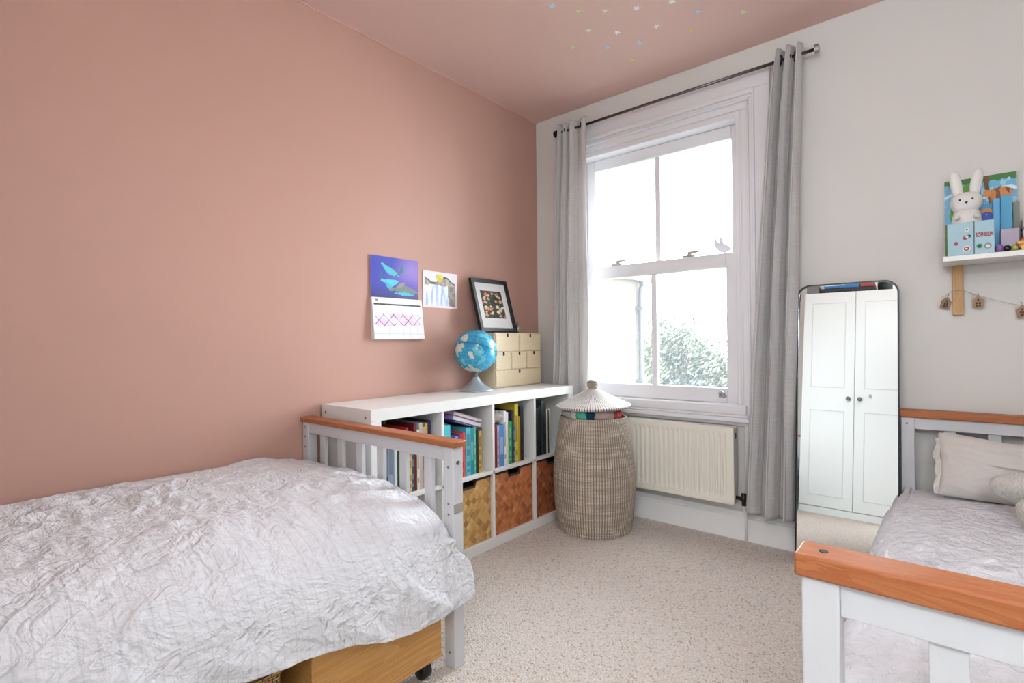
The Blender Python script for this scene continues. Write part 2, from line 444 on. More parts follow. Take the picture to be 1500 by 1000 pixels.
box(bx_, .335, .345, -.016, 0, .70, 2.285); box(bx_, 1.365, 1.376, -.016, 0, .70, 2.285)
obj('box_frame', bx_, sash_white, win, bevel=.003)
sl = bmesh.new(); box(sl, .318, 1.392, -.034, .16, .664, .716); obj('sill', sl, sash_white, win, bevel=.006)
ap = bmesh.new(); box(ap, .300, 1.41, -.046, 0, .626, .650); box(ap, .31, 1.40, -.03, 0, .65, .664); box(ap, .31, 1.40, -.022, 0, .606, .626); obj('sill_moulding', ap, sash_white, win, bevel=.005)
def sash(name, x0, x1, z0, z1, gx0, gx1, gz0, gz1, y0, y1, mx, z_extra=0):
    bm = bmesh.new()
    box(bm, x0, gx0, y0, y1, z0, z1); box(bm, gx1, x1, y0, y1, z0, z1)
    box(bm, gx0, gx1, y0, y1, z0, gz0); box(bm, gx0, gx1, y0, y1, gz1, z1)
    s = obj(name, bm, sash_white, win, bevel=.004)
    ym = (y0+y1)/2
    obj('glazing_bar', B(mx-.017, mx+.017, y0+.004, y1-.004, gz0, gz1), sash_white, s, bevel=.003)
    obj('glass_pane', B(gx0, mx-.017, ym-.002, ym+.002, gz0, gz1), glass, s)
    obj('glass_pane', B(mx+.017, gx1, ym-.002, ym+.002, gz0, gz1), glass, s)
    return s
s_up = sash('upper_sash', .366, 1.344, 1.50, 2.252, .427, 1.297, 1.545, 2.18, .075, .115, .862)
s_lo = sash('lower_sash', .366, 1.344, .718, 1.541, .422, 1.278, .799, 1.462, .022, .064, .855)
ivory = simple('ivory_enamel', 'b4aea4', .4)
for lx in (.614, 1.075):
    bm = bmesh.new(); box(bm, lx-.042, lx+.026, .026, .058, 1.541, 1.553); tube(bm, [(lx-.005, .042, 1.549), (lx-.005, .042, 1.568)], .013)
    box(bm, lx-.014, lx+.046, .034, .052, 1.564, 1.576)
    obj('sash_lock', bm, ivory, s_lo, bevel=.002)
bm = bmesh.new(); box(bm, 1.235, 1.275, .016, .022, .748, .764); tube(bm, [(1.24, .004, .774), (1.255, -.004, .782), (1.27, .004, .774)], .006); tube(bm, [(1.242, .02, .755), (1.242, .002, .776)], .004); tube(bm, [(1.268, .02, .755), (1.268, .002, .776)], .004)
obj('sash_lift', bm, chrome, s_lo)
def vinyl():
    t = NT('frosted_vinyl'); t.base(hexc('d8d6de'), .6); tr = t.new('ShaderNodeBsdfTransparent'); mx = t.new('ShaderNodeMixShader'); mx.inputs[0].default_value = .965
    t.t.links.new(tr.outputs[0], mx.inputs[1]); t.t.links.new(t.b.outputs[0], mx.inputs[2]); t.t.links.new(mx.outputs[0], t.out.inputs[0]); return t.m
# bird shaped sticker on the upper glass
bird = [(0, .0), (.018, -.012), (.05, -.016), (.078, -.006), (.10, .004), (.082, .012), (.07, .022), (.055, .03), (.042, .034), (.034, .045), (.03, .062), (.02, .075), (.010, .062), (.008, .04), (-.006, .052), (-.018, .082), (-.024, .052), (-.02, .02)]
bm = prism(bmesh.new(), [(1.215+p[0]*.8, 1.568+p[1]*1.05) for p in bird], 'y', .0885, .0925)
tag(obj('bird_sticker', bm, vinyl()), 'faint lilac grey bird silhouette sticker on the upper window glass', 'sticker')

# ------------------------------------------------------------------ outdoors
ext = thing('brick_house', 'pale yellow brick rear wing with slate roof beyond the window', 'house', (-2.4, 3, -3.2))
def ob_at(name, bm, m, parent, **k):
    o = obj(name, bm, m, parent, **k)
    o.matrix_parent_inverse = Matrix.Translation(-parent.location); return o
ob_at('wall', B(-4.2, -.75, .6, 3.12, -3.2, 1.86), brick_m, ext)
rf = prism(bmesh.new(), [(-.68, 1.84), (-.68, 1.90), (-2.6, 2.85), (-4.3, 1.9), (-4.3, 1.84)], 'y', .5, 3.2)
ob_at('roof', rf, slate_m, ext)
ob_at('gutter', tube(bmesh.new(), [(-.66, .5, 1.84), (-.66, 3.2, 1.84)], .045), simple('grey_pipe_plastic', '6d6c72', .5), ext)
pp = bmesh.new(); tube(pp, [(-.69, 3.02, 1.80), (-.69, 3.02, 1.72), (-.70, 3.02, 1.62), (-.70, 3.02, -3.2)], .036)
for z in (1.45, .55, -.4): box(pp, -.76, -.655, 2.96, 3.08, z, z+.035)
ob_at('drainpipe', pp, simple('dark_pipe', '2c2b30', .5), ext)
struct(obj('lawn', B(-14, 8, .4, 26, -3.3, -3.2), simple('lawn_green', '444a34', .9, var=.3, vs=2)))
struct(obj('facade_below', B(-.2, RX+.2, .3, .36, -3.2, -.1), simple('garden_render', 'c9c5b6', .9)))
def tree(name, label, cat, base, crowns, n, hexs, leaf=.05, twig='5c5148', nt=60):
    t = thing(name, label, cat, base)
    bm = bmesh.new(); rnd = random.Random(len(label))
    for (c, r, w) in crowns:
        for k in range(int(n*w)):
            while True:
                d = Vector([rnd.uniform(-1, 1) for _ in range(3)])
                if d.length < 1: break
            d = d*(.55+.45*rnd.random()); d *= 1+.35*noise.noise(d*3+Vector(c))
            p = Vector((c[0]+d.x*r[0], c[1]+d.y*r[1], c[2]+d.z*r[2]))
            a = Vector([rnd.gauss(0, 1) for _ in range(3)]).normalized(); b = a.orthogonal().normalized()
            s = leaf*(.6+.8*rnd.random()); e = a.cross(b)
            f = bm.faces.new([bm.verts.new(p+b*s), bm.verts.new(p+e*s*.45), bm.verts.new(p-b*s), bm.verts.new(p-e*s*.45)])
    mt = NT(name+'_leaves'); g = mt.noise(mt.coord(), 3.5, 4)
    mt.base(mt.mix(mt.ramp(g, [(.3, (0, 0, 0)), (.7, (1, 1, 1))]), hexc(hexs[0]), hexc(hexs[1])), .7)
    f = obj('foliage', bm, mt.m, t, smooth='keep')
    bm = bmesh.new(); c0 = Vector((0, 0, 0))
    tops = Vector(crowns[0][0]); tube(bm, [c0, tops*.5+Vector((.05, 0, 0)), tops], [.09, .07, .03], 8)
    for k in range(nt):
        c, r, w = crowns[k % len(crowns)]; d = Vector([rnd.uniform(-1, 1) for _ in range(3)]).normalized()
        e = Vector((c[0]+d.x*r[0]*1.05, c[1]+d.y*r[1]*1.05, c[2]+abs(d.z)*r[2]*1.1))
        s = tops*rnd.uniform(.55, 1); mid = s.lerp(e, .5)+Vector((0, 0, .1)); tube(bm, [s, mid, e], [.016, .009, .003], 5)
    obj('trunk', bm, simple('bark_'+name, twig, .9), t, smooth=True)
    return t
tree('garden_tree', 'bushy grey green garden tree seen through the lower right pane', 'tree', (-2.3, 8, -3.2),
     [((0, 0, 3.7), (1.05, .9, 1.35), 1), ((.75, -.2, 3.3), (.75, .7, 1.1), .6), ((-.5, .2, 4.0), (.6, .6, .7), .3)], 12000, ('363c30', '4e543e'), .045)
tree('garden_shrub', 'yellow green shrub beside the drainpipe behind the glazing bar', 'shrub', (-2.85, 7, -3.2),
     [((0, 0, 3.4), (.75, .6, 1.6), 1), ((.1, 0, 1.8), (.8, .6, 1.2), .5)], 9000, ('4c5434', '60684a'), .05)
tree('blossom_tree', 'pale pink blossoming tree at the right of the lower right pane', 'tree', (-.95, 9, -3.2),
     [((0, 0, 3.3), (1.1, .7, .9), 1)], 6000, ('7c6466', '84706e'), .05)
tree('clipped_hedge', 'dark blue green hedge along the bottom of the lower right pane', 'hedge', (-1.2, 7.2, -3.2),
     [((-.6, 0, 2.9), (1.3, .5, .6), 1), ((.5, 0, 2.8), (1.1, .5, .65), 1)], 8000, ('2c3634', '404a48'), .04)
tree('tall_tree', 'thin leafy branch of a tall tree in the upper right pane', 'tree', (-.1, 7.5, -3.2),
     [((-.1, 0, 7.0), (.6, .4, .9), 1), ((-.6, 0, 6.4), (.35, .2, .25), .3)], 900, ('4c5440', '646b58'), .05, nt=24)

# ------------------------------------------------------------------ curtain rail and curtains
rail = thing('curtain_rod', 'dark chrome curtain rod with disc ends above the window', 'curtain rod', (1.0, -.09, 2.437))
obj('rod', tube(bmesh.new(), [(-.755, 0, 0), (.74, 0, 0)], .0080, 16), simple('gunmetal', '6a6869', .22, 1), rail, smooth=True)
for x in (-.765, .745):
    bm = bmesh.new(); tube(bm, [(x-.012, 0, 0), (x-.010, 0, 0), (x+.008, 0, 0), (x+.010, 0, 0)], [.012, .021, .021, .012], 20); obj('finial', bm, chrome if x > 0 else darkmetal, rail)
for x in (-.62, .585):
    bm = bmesh.new(); tube(bm, [(x, .0, -.012), (x, .05, -.014), (x, .088, -.014)], .006, 10); tube(bm, [(x, .082, -.014), (x, .09, -.014)], .02, 16); obj('bracket', bm, darkmetal, rail)
def curtain(name, label, xt0, xt1, xb0, xb1, folds, zb, amp_t, amp_b, yc, seed, zt=2.485, flat=0.0, ringxs=(), hemdrop=0, warp=1.0):
    t = thing(name, label, 'curtain', ((xt0+xt1)/2, yc, zt)); inv = Vector(t.location)
    def fn(u, v):
        z = lerp(zt, zb+hemdrop*(math.sin(u*PI*folds*.9+1)*.5), v)
        k = v**.75
        x = lerp(lerp(xt0, xt1, u), lerp(xb0, xb1, u), k)
        ph = (1-(1-u)**warp)*folds*2*PI+seed+.5*noise.noise(Vector((u*3, v*1.2, seed)))
        a = lerp(amp_t, amp_b, sm(v*1.6))*(1-flat*sm((u-.55)/.2)*(1-.6*v))
        s = math.sin(ph); s = math.copysign(abs(s)**.75, s)
        y = yc+a*s+.006*noise.noise(Vector((u*9, z*3, seed)))+.004*math.sin(z*5+u*8)
        x += .005*math.sin(ph*2+.6)*(1+v)+.006*noise.noise(Vector((u*4, z*2, seed+3)))
        return Vector((x, min(y, -.046 if z > 1.4 else -.058), z))-inv
    bm = grid(260, 150, fn); o = obj('fabric', bm, curtain_m, t, smooth=True)
    so = o.modifiers.new('thick', 'SOLIDIFY'); so.thickness = .0025
    for x in ringxs:
        bm = bmesh.new(); seg, r, rr = 24, .022, .005
        prev = None; rings = []
        for k in range(seg):
            a = 2*PI*k/seg; c = Vector((0, math.cos(a)*r, math.sin(a)*r)); ring = []
            for q in range(8):
                b = 2*PI*q/8; ring.append(bm.verts.new(c+Vector((math.sin(b)*rr, math.cos(a)*math.cos(b)*rr, math.sin(a)*math.cos(b)*rr))))
            rings.append(ring)
        for k in range(seg):
            for q in range(8): bm.faces.new((rings[k][q], rings[k][(q+1) % 8], rings[(k+1) % seg][(q+1) % 8], rings[(k+1) % seg][q]))
        e = obj('eyelet', bm, darkmetal, t, smooth=True, loc=Vector((x, -.09, 2.437))-inv); e.rotation_euler = (0, 0, .55)
    return t
curtain('curtain', 'grey linen curtain gathered left of the window behind the bookcase', .25, .475, .185, .475, 3.6, .17, .030, .040, -.093, .4, flat=.25, warp=1.9, ringxs=(.30, .35, .425))
curtain('curtain', 'long grey linen curtain right of the window beside the mirror', 1.565, 1.685, 1.392, 1.618, 2.7, .172, .036, .046, -.098, 2.1, ringxs=(1.585, 1.62, 1.655), hemdrop=.012)

# ------------------------------------------------------------------ radiator
rad = thing('radiator', 'cream ribbed panel radiator under the window', 'radiator', (1.04, -.05, .2))
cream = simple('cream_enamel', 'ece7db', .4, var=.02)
X0, X1, Z0, Z1 = .735, 1.345, .205, .603
def radf(u, v):
    x = lerp(X0, X1, u); z = lerp(Z0, Z1, v)
    xr = (x-X0-.035)/(X1-X0-.07); vr = min(sm((v-.07)/.06), sm((.93-v)/.06))
    y = -.098
    if 0 < xr < 1:
        w = .5-.5*math.cos(xr*2*PI*19); y += .011*sm(w*1.3)*vr
    return Vector((x, y, z))-Vector(rad.location)
o = obj('front_panel', grid(340, 40, radf), cream, rad, smooth=True); s = o.modifiers.new('t', 'SOLIDIFY'); s.thickness = .0015; s.offset = 1
L = Vector(rad.location)
def rb(name, m, *a, **k):
    bm = B(*a)
    for v in bm.verts: v.co -= L
    return obj(name, bm, m, rad, **k)
rb('back_panel', cream, X0, X1, -.040, -.034, Z0, Z1)
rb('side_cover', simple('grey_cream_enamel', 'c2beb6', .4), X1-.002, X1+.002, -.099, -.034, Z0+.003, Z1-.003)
rb('rim', cream, X0, X1, -.103, -.099, Z1-.012, Z1+.002)
rb('rim', cream, X0, X1, -.103, -.099, Z0-.002, Z0+.010)
gr = bmesh.new()
n = 60
for k in range(n+1):
    x = lerp(X0, X1, k/n); box(gr, x-.0018, x+.0018, -.098, -.04, Z1-.004, Z1+.001)
box(gr, X0, X1, -.099, -.092, Z1-.003, Z1+.002); box(gr, X0, X1, -.046, -.036, Z1-.003, Z1+.002)
for v in gr.verts: v.co -= L
obj('top_grille', gr, cream, rad)
rb('bleed_vent', blackp, X1+.002, X1+.005, -.078, -.066, .545, .575)
bm = bmesh.new(); tube(bm, [(1.345, -.068, .236), (1.372, -.068, .236)], .010); tube(bm, [(1.372, -.068, .236), (1.374, -.068, .236), (1.384, -.068, .236), (1.386, -.068, .236)], [.012, .016, .016, .012]); tube(bm, [(1.385, -.068, .20), (1.385, -.068, .262)], [.012, .014], 12); tube(bm, [(1.378, -.09, .236), (1.378, -.05, .236)], .009)
for v in bm.verts: v.co -= L
obj('valve', bm, darkmetal, rad, smooth=True)
bm = tube(bmesh.new(), [(1.385, -.062, .205), (1.385, -.05, .16), (1.385, -.034, .13), (1.385, -.034, 0)], .0075)
for v in bm.verts: v.co -= L
obj('pipe', bm, white_gloss, rad, smooth=True)

# ------------------------------------------------------------------ bookcase
XB, YB, LB, ZB = .399, -.167, 1.49, .79
XK = .012
bc = thing('bookcase', 'white eight cube bookcase along the pink wall', 'bookcase', (.2, -.9, 0)); L = Vector(bc.location)
def pb(parent, L, name, m, *a, bevel=.0015, **k):
    bm = B(*a)
    for v in bm.verts: v.co -= L
    return obj(name, bm, m, parent, bevel=bevel, **k)
pb(bc, L, 'top_board', laminate, XK, XB, YB-LB, YB, ZB-.05, ZB)
pb(bc, L, 'bottom_board', laminate, XK, XB, YB-LB, YB, 0, .05)
pb(bc, L, 'side_panel', laminate, XK, XB, YB-LB, YB-LB+.05, .05, ZB-.05)
pb(bc, L, 'side_panel', laminate, XK, XB, YB-.05, YB, .05, ZB-.05)
pb(bc, L, 'back_rail', laminate, XK, XK+.006, YB-LB+.05, YB-.05, .05, ZB-.05)
ys = []   # cubby (y0,y1) from the window end: index 0 = nearest window
for k in range(4):
    y1 = YB-.05-k*(.3355+.016); ys.append((y1-.3355, y1))
for k in range(3):
    y = ys[k][0]; pb(bc, L, 'divider', laminate, XK, XB-.001, y-.016, y, .05, ZB-.05)
SZ = .398   # top face of the middle shelf
pb(bc, L, 'middle_shelf', laminate, XK, XB-.001, YB-LB+.05, YB-.05, SZ-.016, SZ)
for (x, z) in ((.05, .755), (.36, .755), (.05, .03), (.36, .03)):
    bm = tube(bmesh.new(), [(x, YB-LB-.0012, z), (x, YB-LB+.001, z)], .006)
    for v in bm.verts: v.co -= L
    obj('screw', bm, screwm, bc)
# woven cube baskets in the three lower cubbies nearest the window
for k, (m, lab) in enumerate(((weave_dark, 'dark chestnut woven basket in the cubby nearest the window, part hidden by the hamper'), (weave_red, 'reddish chestnut woven basket in the middle of the bottom row'), (weave_gold, 'golden straw coloured woven basket nearest the bed in the bookcase'))):
    y0, y1 = ys[k]; y0 += .006; y1 -= .006; z0, z1 = .0505, .372; xf, xb = .385, .05
    t = thing('woven_basket', lab, 'basket', (.2, (y0+y1)/2, z0), group='woven cube baskets in the bookcase'); Lb = Vector(t.location)
    ym = (y0+y1)/2
    out = [(y0, z0), (y1, z0), (y1, z1), (ym+.055, z1), (ym+.045, z1-.030), (ym-.045, z1-.030), (ym-.055, z1), (y0, z1)]
    bm = prism(bmesh.new(), out, 'x', xf-.008, xf)
    for v in bm.verts: v.co -= Lb
    obj('front_panel', bm, m, t, bevel=.001)
    bm = bmesh.new(); box(bm, xb, xf-.008, y0, y0+.008, z0, z1); box(bm, xb, xf-.008, y1-.008, y1, z0, z1); box(bm, xb, xb+.008, y0+.008, y1-.008, z0, z1); box(bm, xb+.008, xf-.008, y0+.008, y1-.008, z0, z0+.008)
    for v in bm.verts: v.co -= Lb
    obj('basket_body', bm, m, t)
    rim = [(y0, z1+.004), (y0, z1-.006), (ym-.057, z1-.006), (ym-.046, z1-.036), (ym+.046, z1-.036), (ym+.057, z1-.006), (y1, z1-.006), (y1, z1+.004), (ym+.053, z1+.004), (ym+.043, z1-.026), (ym-.043, z1-.026), (ym-.053, z1+.004)]
    bm = prism(bmesh.new(), rim, 'x', xf-.010, xf+.002)
    for v in bm.verts: v.co -= Lb
    obj('rim', bm, simple('dark_basket_rim', '3a2a20', .7), t)
    bm = B(xb+.01, xf-.012, y0+.01, y1-.01, z0+.01, z1-.045)  # solid dark block filling the inside of the basket
    for v in bm.verts: v.co -= Lb
    obj('dark_fill', bm, simple('dark_basket_fill', '1b1816', .9), t)

# ------------------------------------------------------------------ books in the bookcase
pages = simple('book_pages', 'ded8cc', .9)
def book(label, col, th, h, d, loc, tilt=0, marks=None, group=None, name='book', rotm=None):
    """spine faces +x; thickness along y, height z; origin at the lower corner (y0) of the spine side"""
    t = thing(name, label, 'book', loc, group=group)
    if rotm: t.rotation_euler = rotm
    elif tilt: t.rotation_euler = (tilt, 0, 0)
    c = simple('book_'+col, col, .45, var=.08, vs=30)
    bm = bmesh.new(); ct = min(.003, th*.2)
    box(bm, -d, 0, 0, ct, 0, h); box(bm, -d, 0, th-ct, th, 0, h); box(bm, -ct, 0, ct, th-ct, 0, h)
    obj('cover', bm, c, t)
    obj('pages', B(-d+.004, -ct, ct, th-ct, .003, h-.003), pages, t)
    if marks:
        rgb = [int(col[q:q+2], 16) for q in (0, 2, 4)]; tgt = (232, 228, 216) if sum(rgb) < 420 else (70, 70, 80)
        kk = .12 if sum(rgb) < 150 else .4; h_ = ''.join('%02x' % int(lerp(a, b, kk)) for a, b in zip(rgb, tgt))
        mc = simple('spine_print_'+h_, h_, .5)
        for (a, b) in marks: obj('spine_print', B(0, .0006, th*.2, th*.8, h*a, h*b), mc, t)
    return t
def row(ci, specs, x=.372, k=1.0, start=.002, group=''):
    y = ys[ci][0]+start
    for (lab, col, th, h, d, *mk) in specs:
        th *= k
        book(lab, col, th-.0008, h, d, (x-random.uniform(0, .006), y, SZ+.0005), marks=mk[0] if mk else None, group=group); y += th
    return y
M1 = [(.3, .7)]; M2 = [(.12, .2), (.35, .8)]; M3 = [(.08, .14), (.2, .3), (.42, .55), (.62, .86)]
# cubby 4: next to the window
row(0, [('tall black book at the far left of the cubby nearest the window', '17181c', .024, .292, .24, M1),
        ('second black book from the left in the cubby nearest the window', '1d2024', .022, .280, .24, M2),
        ('third black book from the left in the cubby nearest the window', '14161a', .020, .286, .24, M1),
        ('slim charcoal green book, tallest in the cubby nearest the window', '2c3a38', .014, .318, .24),
        ('fourth black book, right end of the dark run nearest the window', '1a1b22', .024, .290, .24, M3),
        ('slim white book right of the black books nearest the window', 'e6e2d8', .010, .262, .22),
        ('very slim dark brown book between two pale books nearest the window', '3a2c28', .008, .258, .22),
        ('slim cream book, last on the right nearest the window', 'ddd2bb', .010, .262, .22)], group='books in the cubby nearest the window', k=1.32)
# cubby 3
row(1, [('short crimson book at the left of the third cubby', 'a83440', .020, .215, .19, M2),
        ('short dark maroon book beside the crimson one', '6e2030', .014, .225, .19),
        ('thin pink book left of the wide blue book', 'd4a2ac', .010, .222, .19, M3),
        ('wide bright blue book with pale spine marks', '4f8cc8', .030, .222, .20, M1),
        ('tall white book right of the wide blue book', 'e8e6e2', .014, .292, .21, M2),
        ('second tall white book, shorter, in the third cubby', 'dcdcdc', .014, .284, .21),
        ('bright green book low between white and yellow books', '2f9a58', .018, .232, .19, M3),
        ('tall dark purple book behind the green spine', '33243c', .012, .290, .17, M1),
        ('teal and black slim book beside the yellow book', '1f6e86', .010, .205, .20, M3),
        ('tall mustard yellow book, tallest in the third cubby', 'd2be3a', .022, .322, .22, M2),
        ('slim ochre book against the mustard yellow one', 'c09a2c', .010, .250, .20),
        ('tall black book at the right end of the third cubby', '20202a', .020, .304, .21, M3)], group='books in the third cubby', k=1.4)
t = tag(obj('crumpled_cloth', ell(ell(bmesh.new(), (0, 0, 0), (.06, .032, .034), 28, 18, nz=.5, nsc=12), (-.005, -.03, .028), (.05, .024, .04), 24, 16, nz=.5, nsc=14), cloth('grey_soft_toy', 'b3aaa4', .004, 40), smooth=True, loc=(.315, ys[1][0]+.062, SZ+.262)), 'grey crumpled soft toy lying on the short books in the third cubby', 'soft toy')
# cubby 2
row(2, [('tall teal book with white spine panel at the far left of the second cubby', '5fb8b4', .018, .262, .20, M1),
        ('wide turquoise book beside the tall teal one', '4fc0c4', .030, .270, .20, M2),
        ('very slim royal blue book after the turquoise book', '2a4fa8', .008, .262, .20),
        ('navy short book in the second cubby', '2a3468', .018, .205, .18, M3),
        ('pale blue short book in the second cubby', '7aa4cc', .014, .208, .18, M3),
        ('violet short book left of the scarlet one', '54407e', .012, .212, .18),
        ('scarlet book in the middle of the second cubby', 'c03038', .018, .216, .18, M2),
        ('coral pink slim book right of the scarlet one', 'd66a60', .012, .220, .18),
        ('aqua book with pale spine marks in the second cubby', '52b6c6', .026, .240, .20, M3),
        ('dark teal book right of the aqua one', '2a8c94', .020, .236, .20, M1),
        ('turquoise slim book with white specks near the black one', '48b09c', .012, .236, .20, M3),
        ('slim black book left of the yellow one in the second cubby', '1a1a1e', .014, .218, .19),
        ('yellow and gold book at the right end of the second cubby', 'd2ac3c', .018, .212, .18, M3)], group='books in the second cubby', k=1.28)
for lab, col, th, z, ang, yy in (('lilac book lying slanted on top of the second cubby books', '9c86c8', .022, .264, -.31, -.268), ('dusty pink lilac book, topmost of the slanted pair in the second cubby', 'c0a4b8', .016, .288, -.31, -.262), ('dark indigo slim book lying slanted under the lilac books', '38306c', .008, .252, -.31, -.26)):
    # lying flat: height axis turned to run along y
    t = thing('book', lab, 'book', (.362, ys[2][1]+yy+.02, SZ+z+.028), (ang, 0, 0), 'slanted books in the second cubby')
    obj('cover', box(box(bmesh.new(), -.18, 0, 0, .21, 0, .0025), -.18, 0, 0, .21, th-.0025, th), simple('book_'+col, col, .45), t)
    obj('pages', B(-.175, -.003, .003, .207, .0025, th-.0025), pages, t)
    obj('spine', B(-.18, 0, .0, .0028, .0025, th-.0025), simple('book_'+col, col, .45), t)
# cubby 1, nearest the bed
row(3, [('pale sage green book, first beside the bookcase end', '9fb2a0', .020, .285, .21, M3),
        ('white book beside the pale sage one', 'e2e4e0', .018, .290, .22),
        ('slim navy book near the bed end', '28304c', .014, .270, .20, M2),
        ('grey blue picture book near the bed end', '8fa0b4', .034, .280, .22, M2),
        ('white slim book right of the grey blue picture book', 'dfe2e2', .014, .286, .22),
        ('dark green book in the first cubby', '24402c', .026, .282, .20, M1),
        ('brick red book in the first cubby', '8a3a26', .022, .276, .20, M1),
        ('bright red slim book beside the brick red one', 'b42830', .014, .290, .20, M2),
        ('straw yellow book in the first cubby', 'd6bc66', .018, .256, .19, M3),
        ('dark teal slim book in the first cubby', '2c5660', .014, .262, .19, M3),
        ('wine red tall book in the first cubby', '70222e', .016, .300, .21),
        ('cream book right of the wine red one', 'e6dcc8', .014, .272, .19, M2),
        ('light grey tall book in the first cubby', 'bcbab8', .020, .300, .20),
        ('tan book near the right end of the first cubby', 'c8a084', .018, .280, .20, M1),
        ('ochre yellow slim book near the right end of the first cubby', 'cfa850', .014, .296, .20),
        ('navy tall book at the right end of the first cubby', '2c345c', .018, .306, .21)], group='books in the first cubby')

# ------------------------------------------------------------------ on top of the bookcase: drawer chest, globe, frame
ch = thing('mini_drawer_chest', 'small birch plywood chest of six drawers on the bookcase', 'drawer chest', (.078, -.395, .79)); L = Vector(ch.location)
cx0, cx1, cy0, cy1, cz0, cz1 = .004, .152, -.622, -.168, .7905, 1.122
pb(ch, L, 'body', birch, cx0, cx1-.007, cy0, cy1, cz0, cz1)
notch = simple('dark_notch', '1e1712', .8)
def drawer(y0, y1, z0, z1, notches):
    d = pb(ch, L, 'drawer', birch, cx0+.01, cx1, y0, y1, z0, z1, bevel=.001)
    for yn in notches:
        bm = prism(bmesh.new(), [(yn-.008, z1), (yn-.008, z1-.018), (yn-.004, z1-.023), (yn+.004, z1-.023), (yn+.008, z1-.018), (yn+.008, z1)], 'x', cx1-.002, cx1+.0008)
        for v in bm.verts: v.co -= L
        obj('finger_hole', bm, notch, d)
    bm = bmesh.new(); n = int((z1-z0)/.014)
    for k in range(n):
        for ye in (y0+.004, y1-.007):
            box(bm, cx1, cx1+.0005, ye, ye+.0035, z0+.004+k*.014, z0+.010+k*.014)
    for v in bm.verts: v.co -= L
    obj('finger_joint', bm, simple('joint_brown', 'a98c64', .6), d)
w = cy1-cy0-.008; a0 = cy0+.004; rz = [(cz0+.006, cz0+.104), (cz0+.109, cz0+.214), (cz0+.219, cz1-.006)]
drawer(a0, a0+w, *rz[0], [a0+w/2])
for k in range(3): drawer(a0+k*w/3+.0018, a0+(k+1)*w/3-.0018, *rz[1], [a0+(k+.5)*w/3])
for k in range(2): drawer(a0+k*w/2+.0018, a0+(k+1)*w/2-.0018, *rz[2], [a0+(k+.5)*w/2])

gl = thing('globe', 'blue world globe on a silver cone foot on the bookcase', 'globe', (.155, -.79, .7905))
grey_pl = simple('silver_plastic', 'aab4bb', .3, .3)
obj('foot', lathe(bmesh.new(), [(0, 0), (.098, 0), (.100, .004), (.096, .010), (.082, .016), (.055, .030), (.032, .050), (.019, .072), (.016, .080), (0, .080)], 56), grey_pl, gl, smooth=True)
obj('stem', lathe(bmesh.new(), [(0, .079), (.0125, .079), (.0125, .098), (.016, .100), (.034, .106), (.050, .118), (.053, .124), (0, .124)], 40), chrome, gl, smooth=True)
gcam, grt, gup = Vector((.7, -.714, .02)).normalized(), Vector((.714, .7, 0)), Vector((0, 0, 1))
gax = (gup-gcam*.38+grt*.22).normalized(); rotg = gup.rotation_difference(gax).to_matrix()
LAND = [(-.80, .10, .58, .27), (-.62, .22, .7, .14), (-.22, -.12, .95, .10), (-.16, -.28, .93, .08), (.05, .12, 1, .05), (.2, -.05, .97, .05), (-.18, -.92, .32, .42), (-.5, .62, .6, .2), (.1, .25, .95, .05), (.75, .35, .5, .18)]
gc = Vector((0, 0, .225)); R_ = .121
bm = bmesh.new(); bmesh.ops.create_uvsphere(bm, u_segments=160, v_segments=96, radius=R_)
cl = bm.loops.layers.float_color.new('Col')
def globecol(p):
    n = p.normalized(); lat = math.asin(n.z)
    k = noise.fractal(n*1.5+Vector((4.1, 2.2, 7.7)), .9, 2.0, 5)
    sea = Vector(hexc('3aa9cf')).lerp(Vector(hexc('2a90bd')), max(0, min(1, .5+noise.noise(n*6))))
    if abs(lat) < .012: return tuple(Vector(hexc('24506a')))
    w_ = rotg @ n
    land = any((w_-(grt*a+gup*b+gcam*c).normalized()).length < rr_*(1+.6*noise.noise(n*5)+.3*noise.noise(n*13)) for a, b, c, rr_ in LAND)
    if land or (k > .42 and w_.dot(gcam) < .2): return tuple(Vector(hexc('dfe0d2')).lerp(Vector(hexc('b6cfc0')), max(0, min(1, .5+noise.noise(n*9)))))
    if k > .50: return tuple(Vector(hexc('6cc6dc')))
    lon = math.atan2(n.y, n.x)
    if abs((lon*12/PI) % 1-.5) > .49 or abs((lat*12/PI) % 1-.5) > .488: return tuple(Vector(hexc('58b4d2')))
    return tuple(sea)
for f in bm.faces:
    for l in f.loops: l[cl] = (*globecol(l.vert.co), 1)
for v in bm.verts: v.co = rotg @ v.co+gc
obj('sphere', bm, printmat('globe_print', .25), gl, smooth=True)
bm = bmesh.new()
ring = [rotg @ Vector((math.cos(a)*(R_+.0006), math.sin(a)*(R_+.0006), 0))+gc for a in [2*PI*k/96 for k in range(97)]]
tube(bm, ring, .0013, 6, False); obj('seam', bm, simple('seam_blue', '2c6a8c', .4), gl, smooth=True)

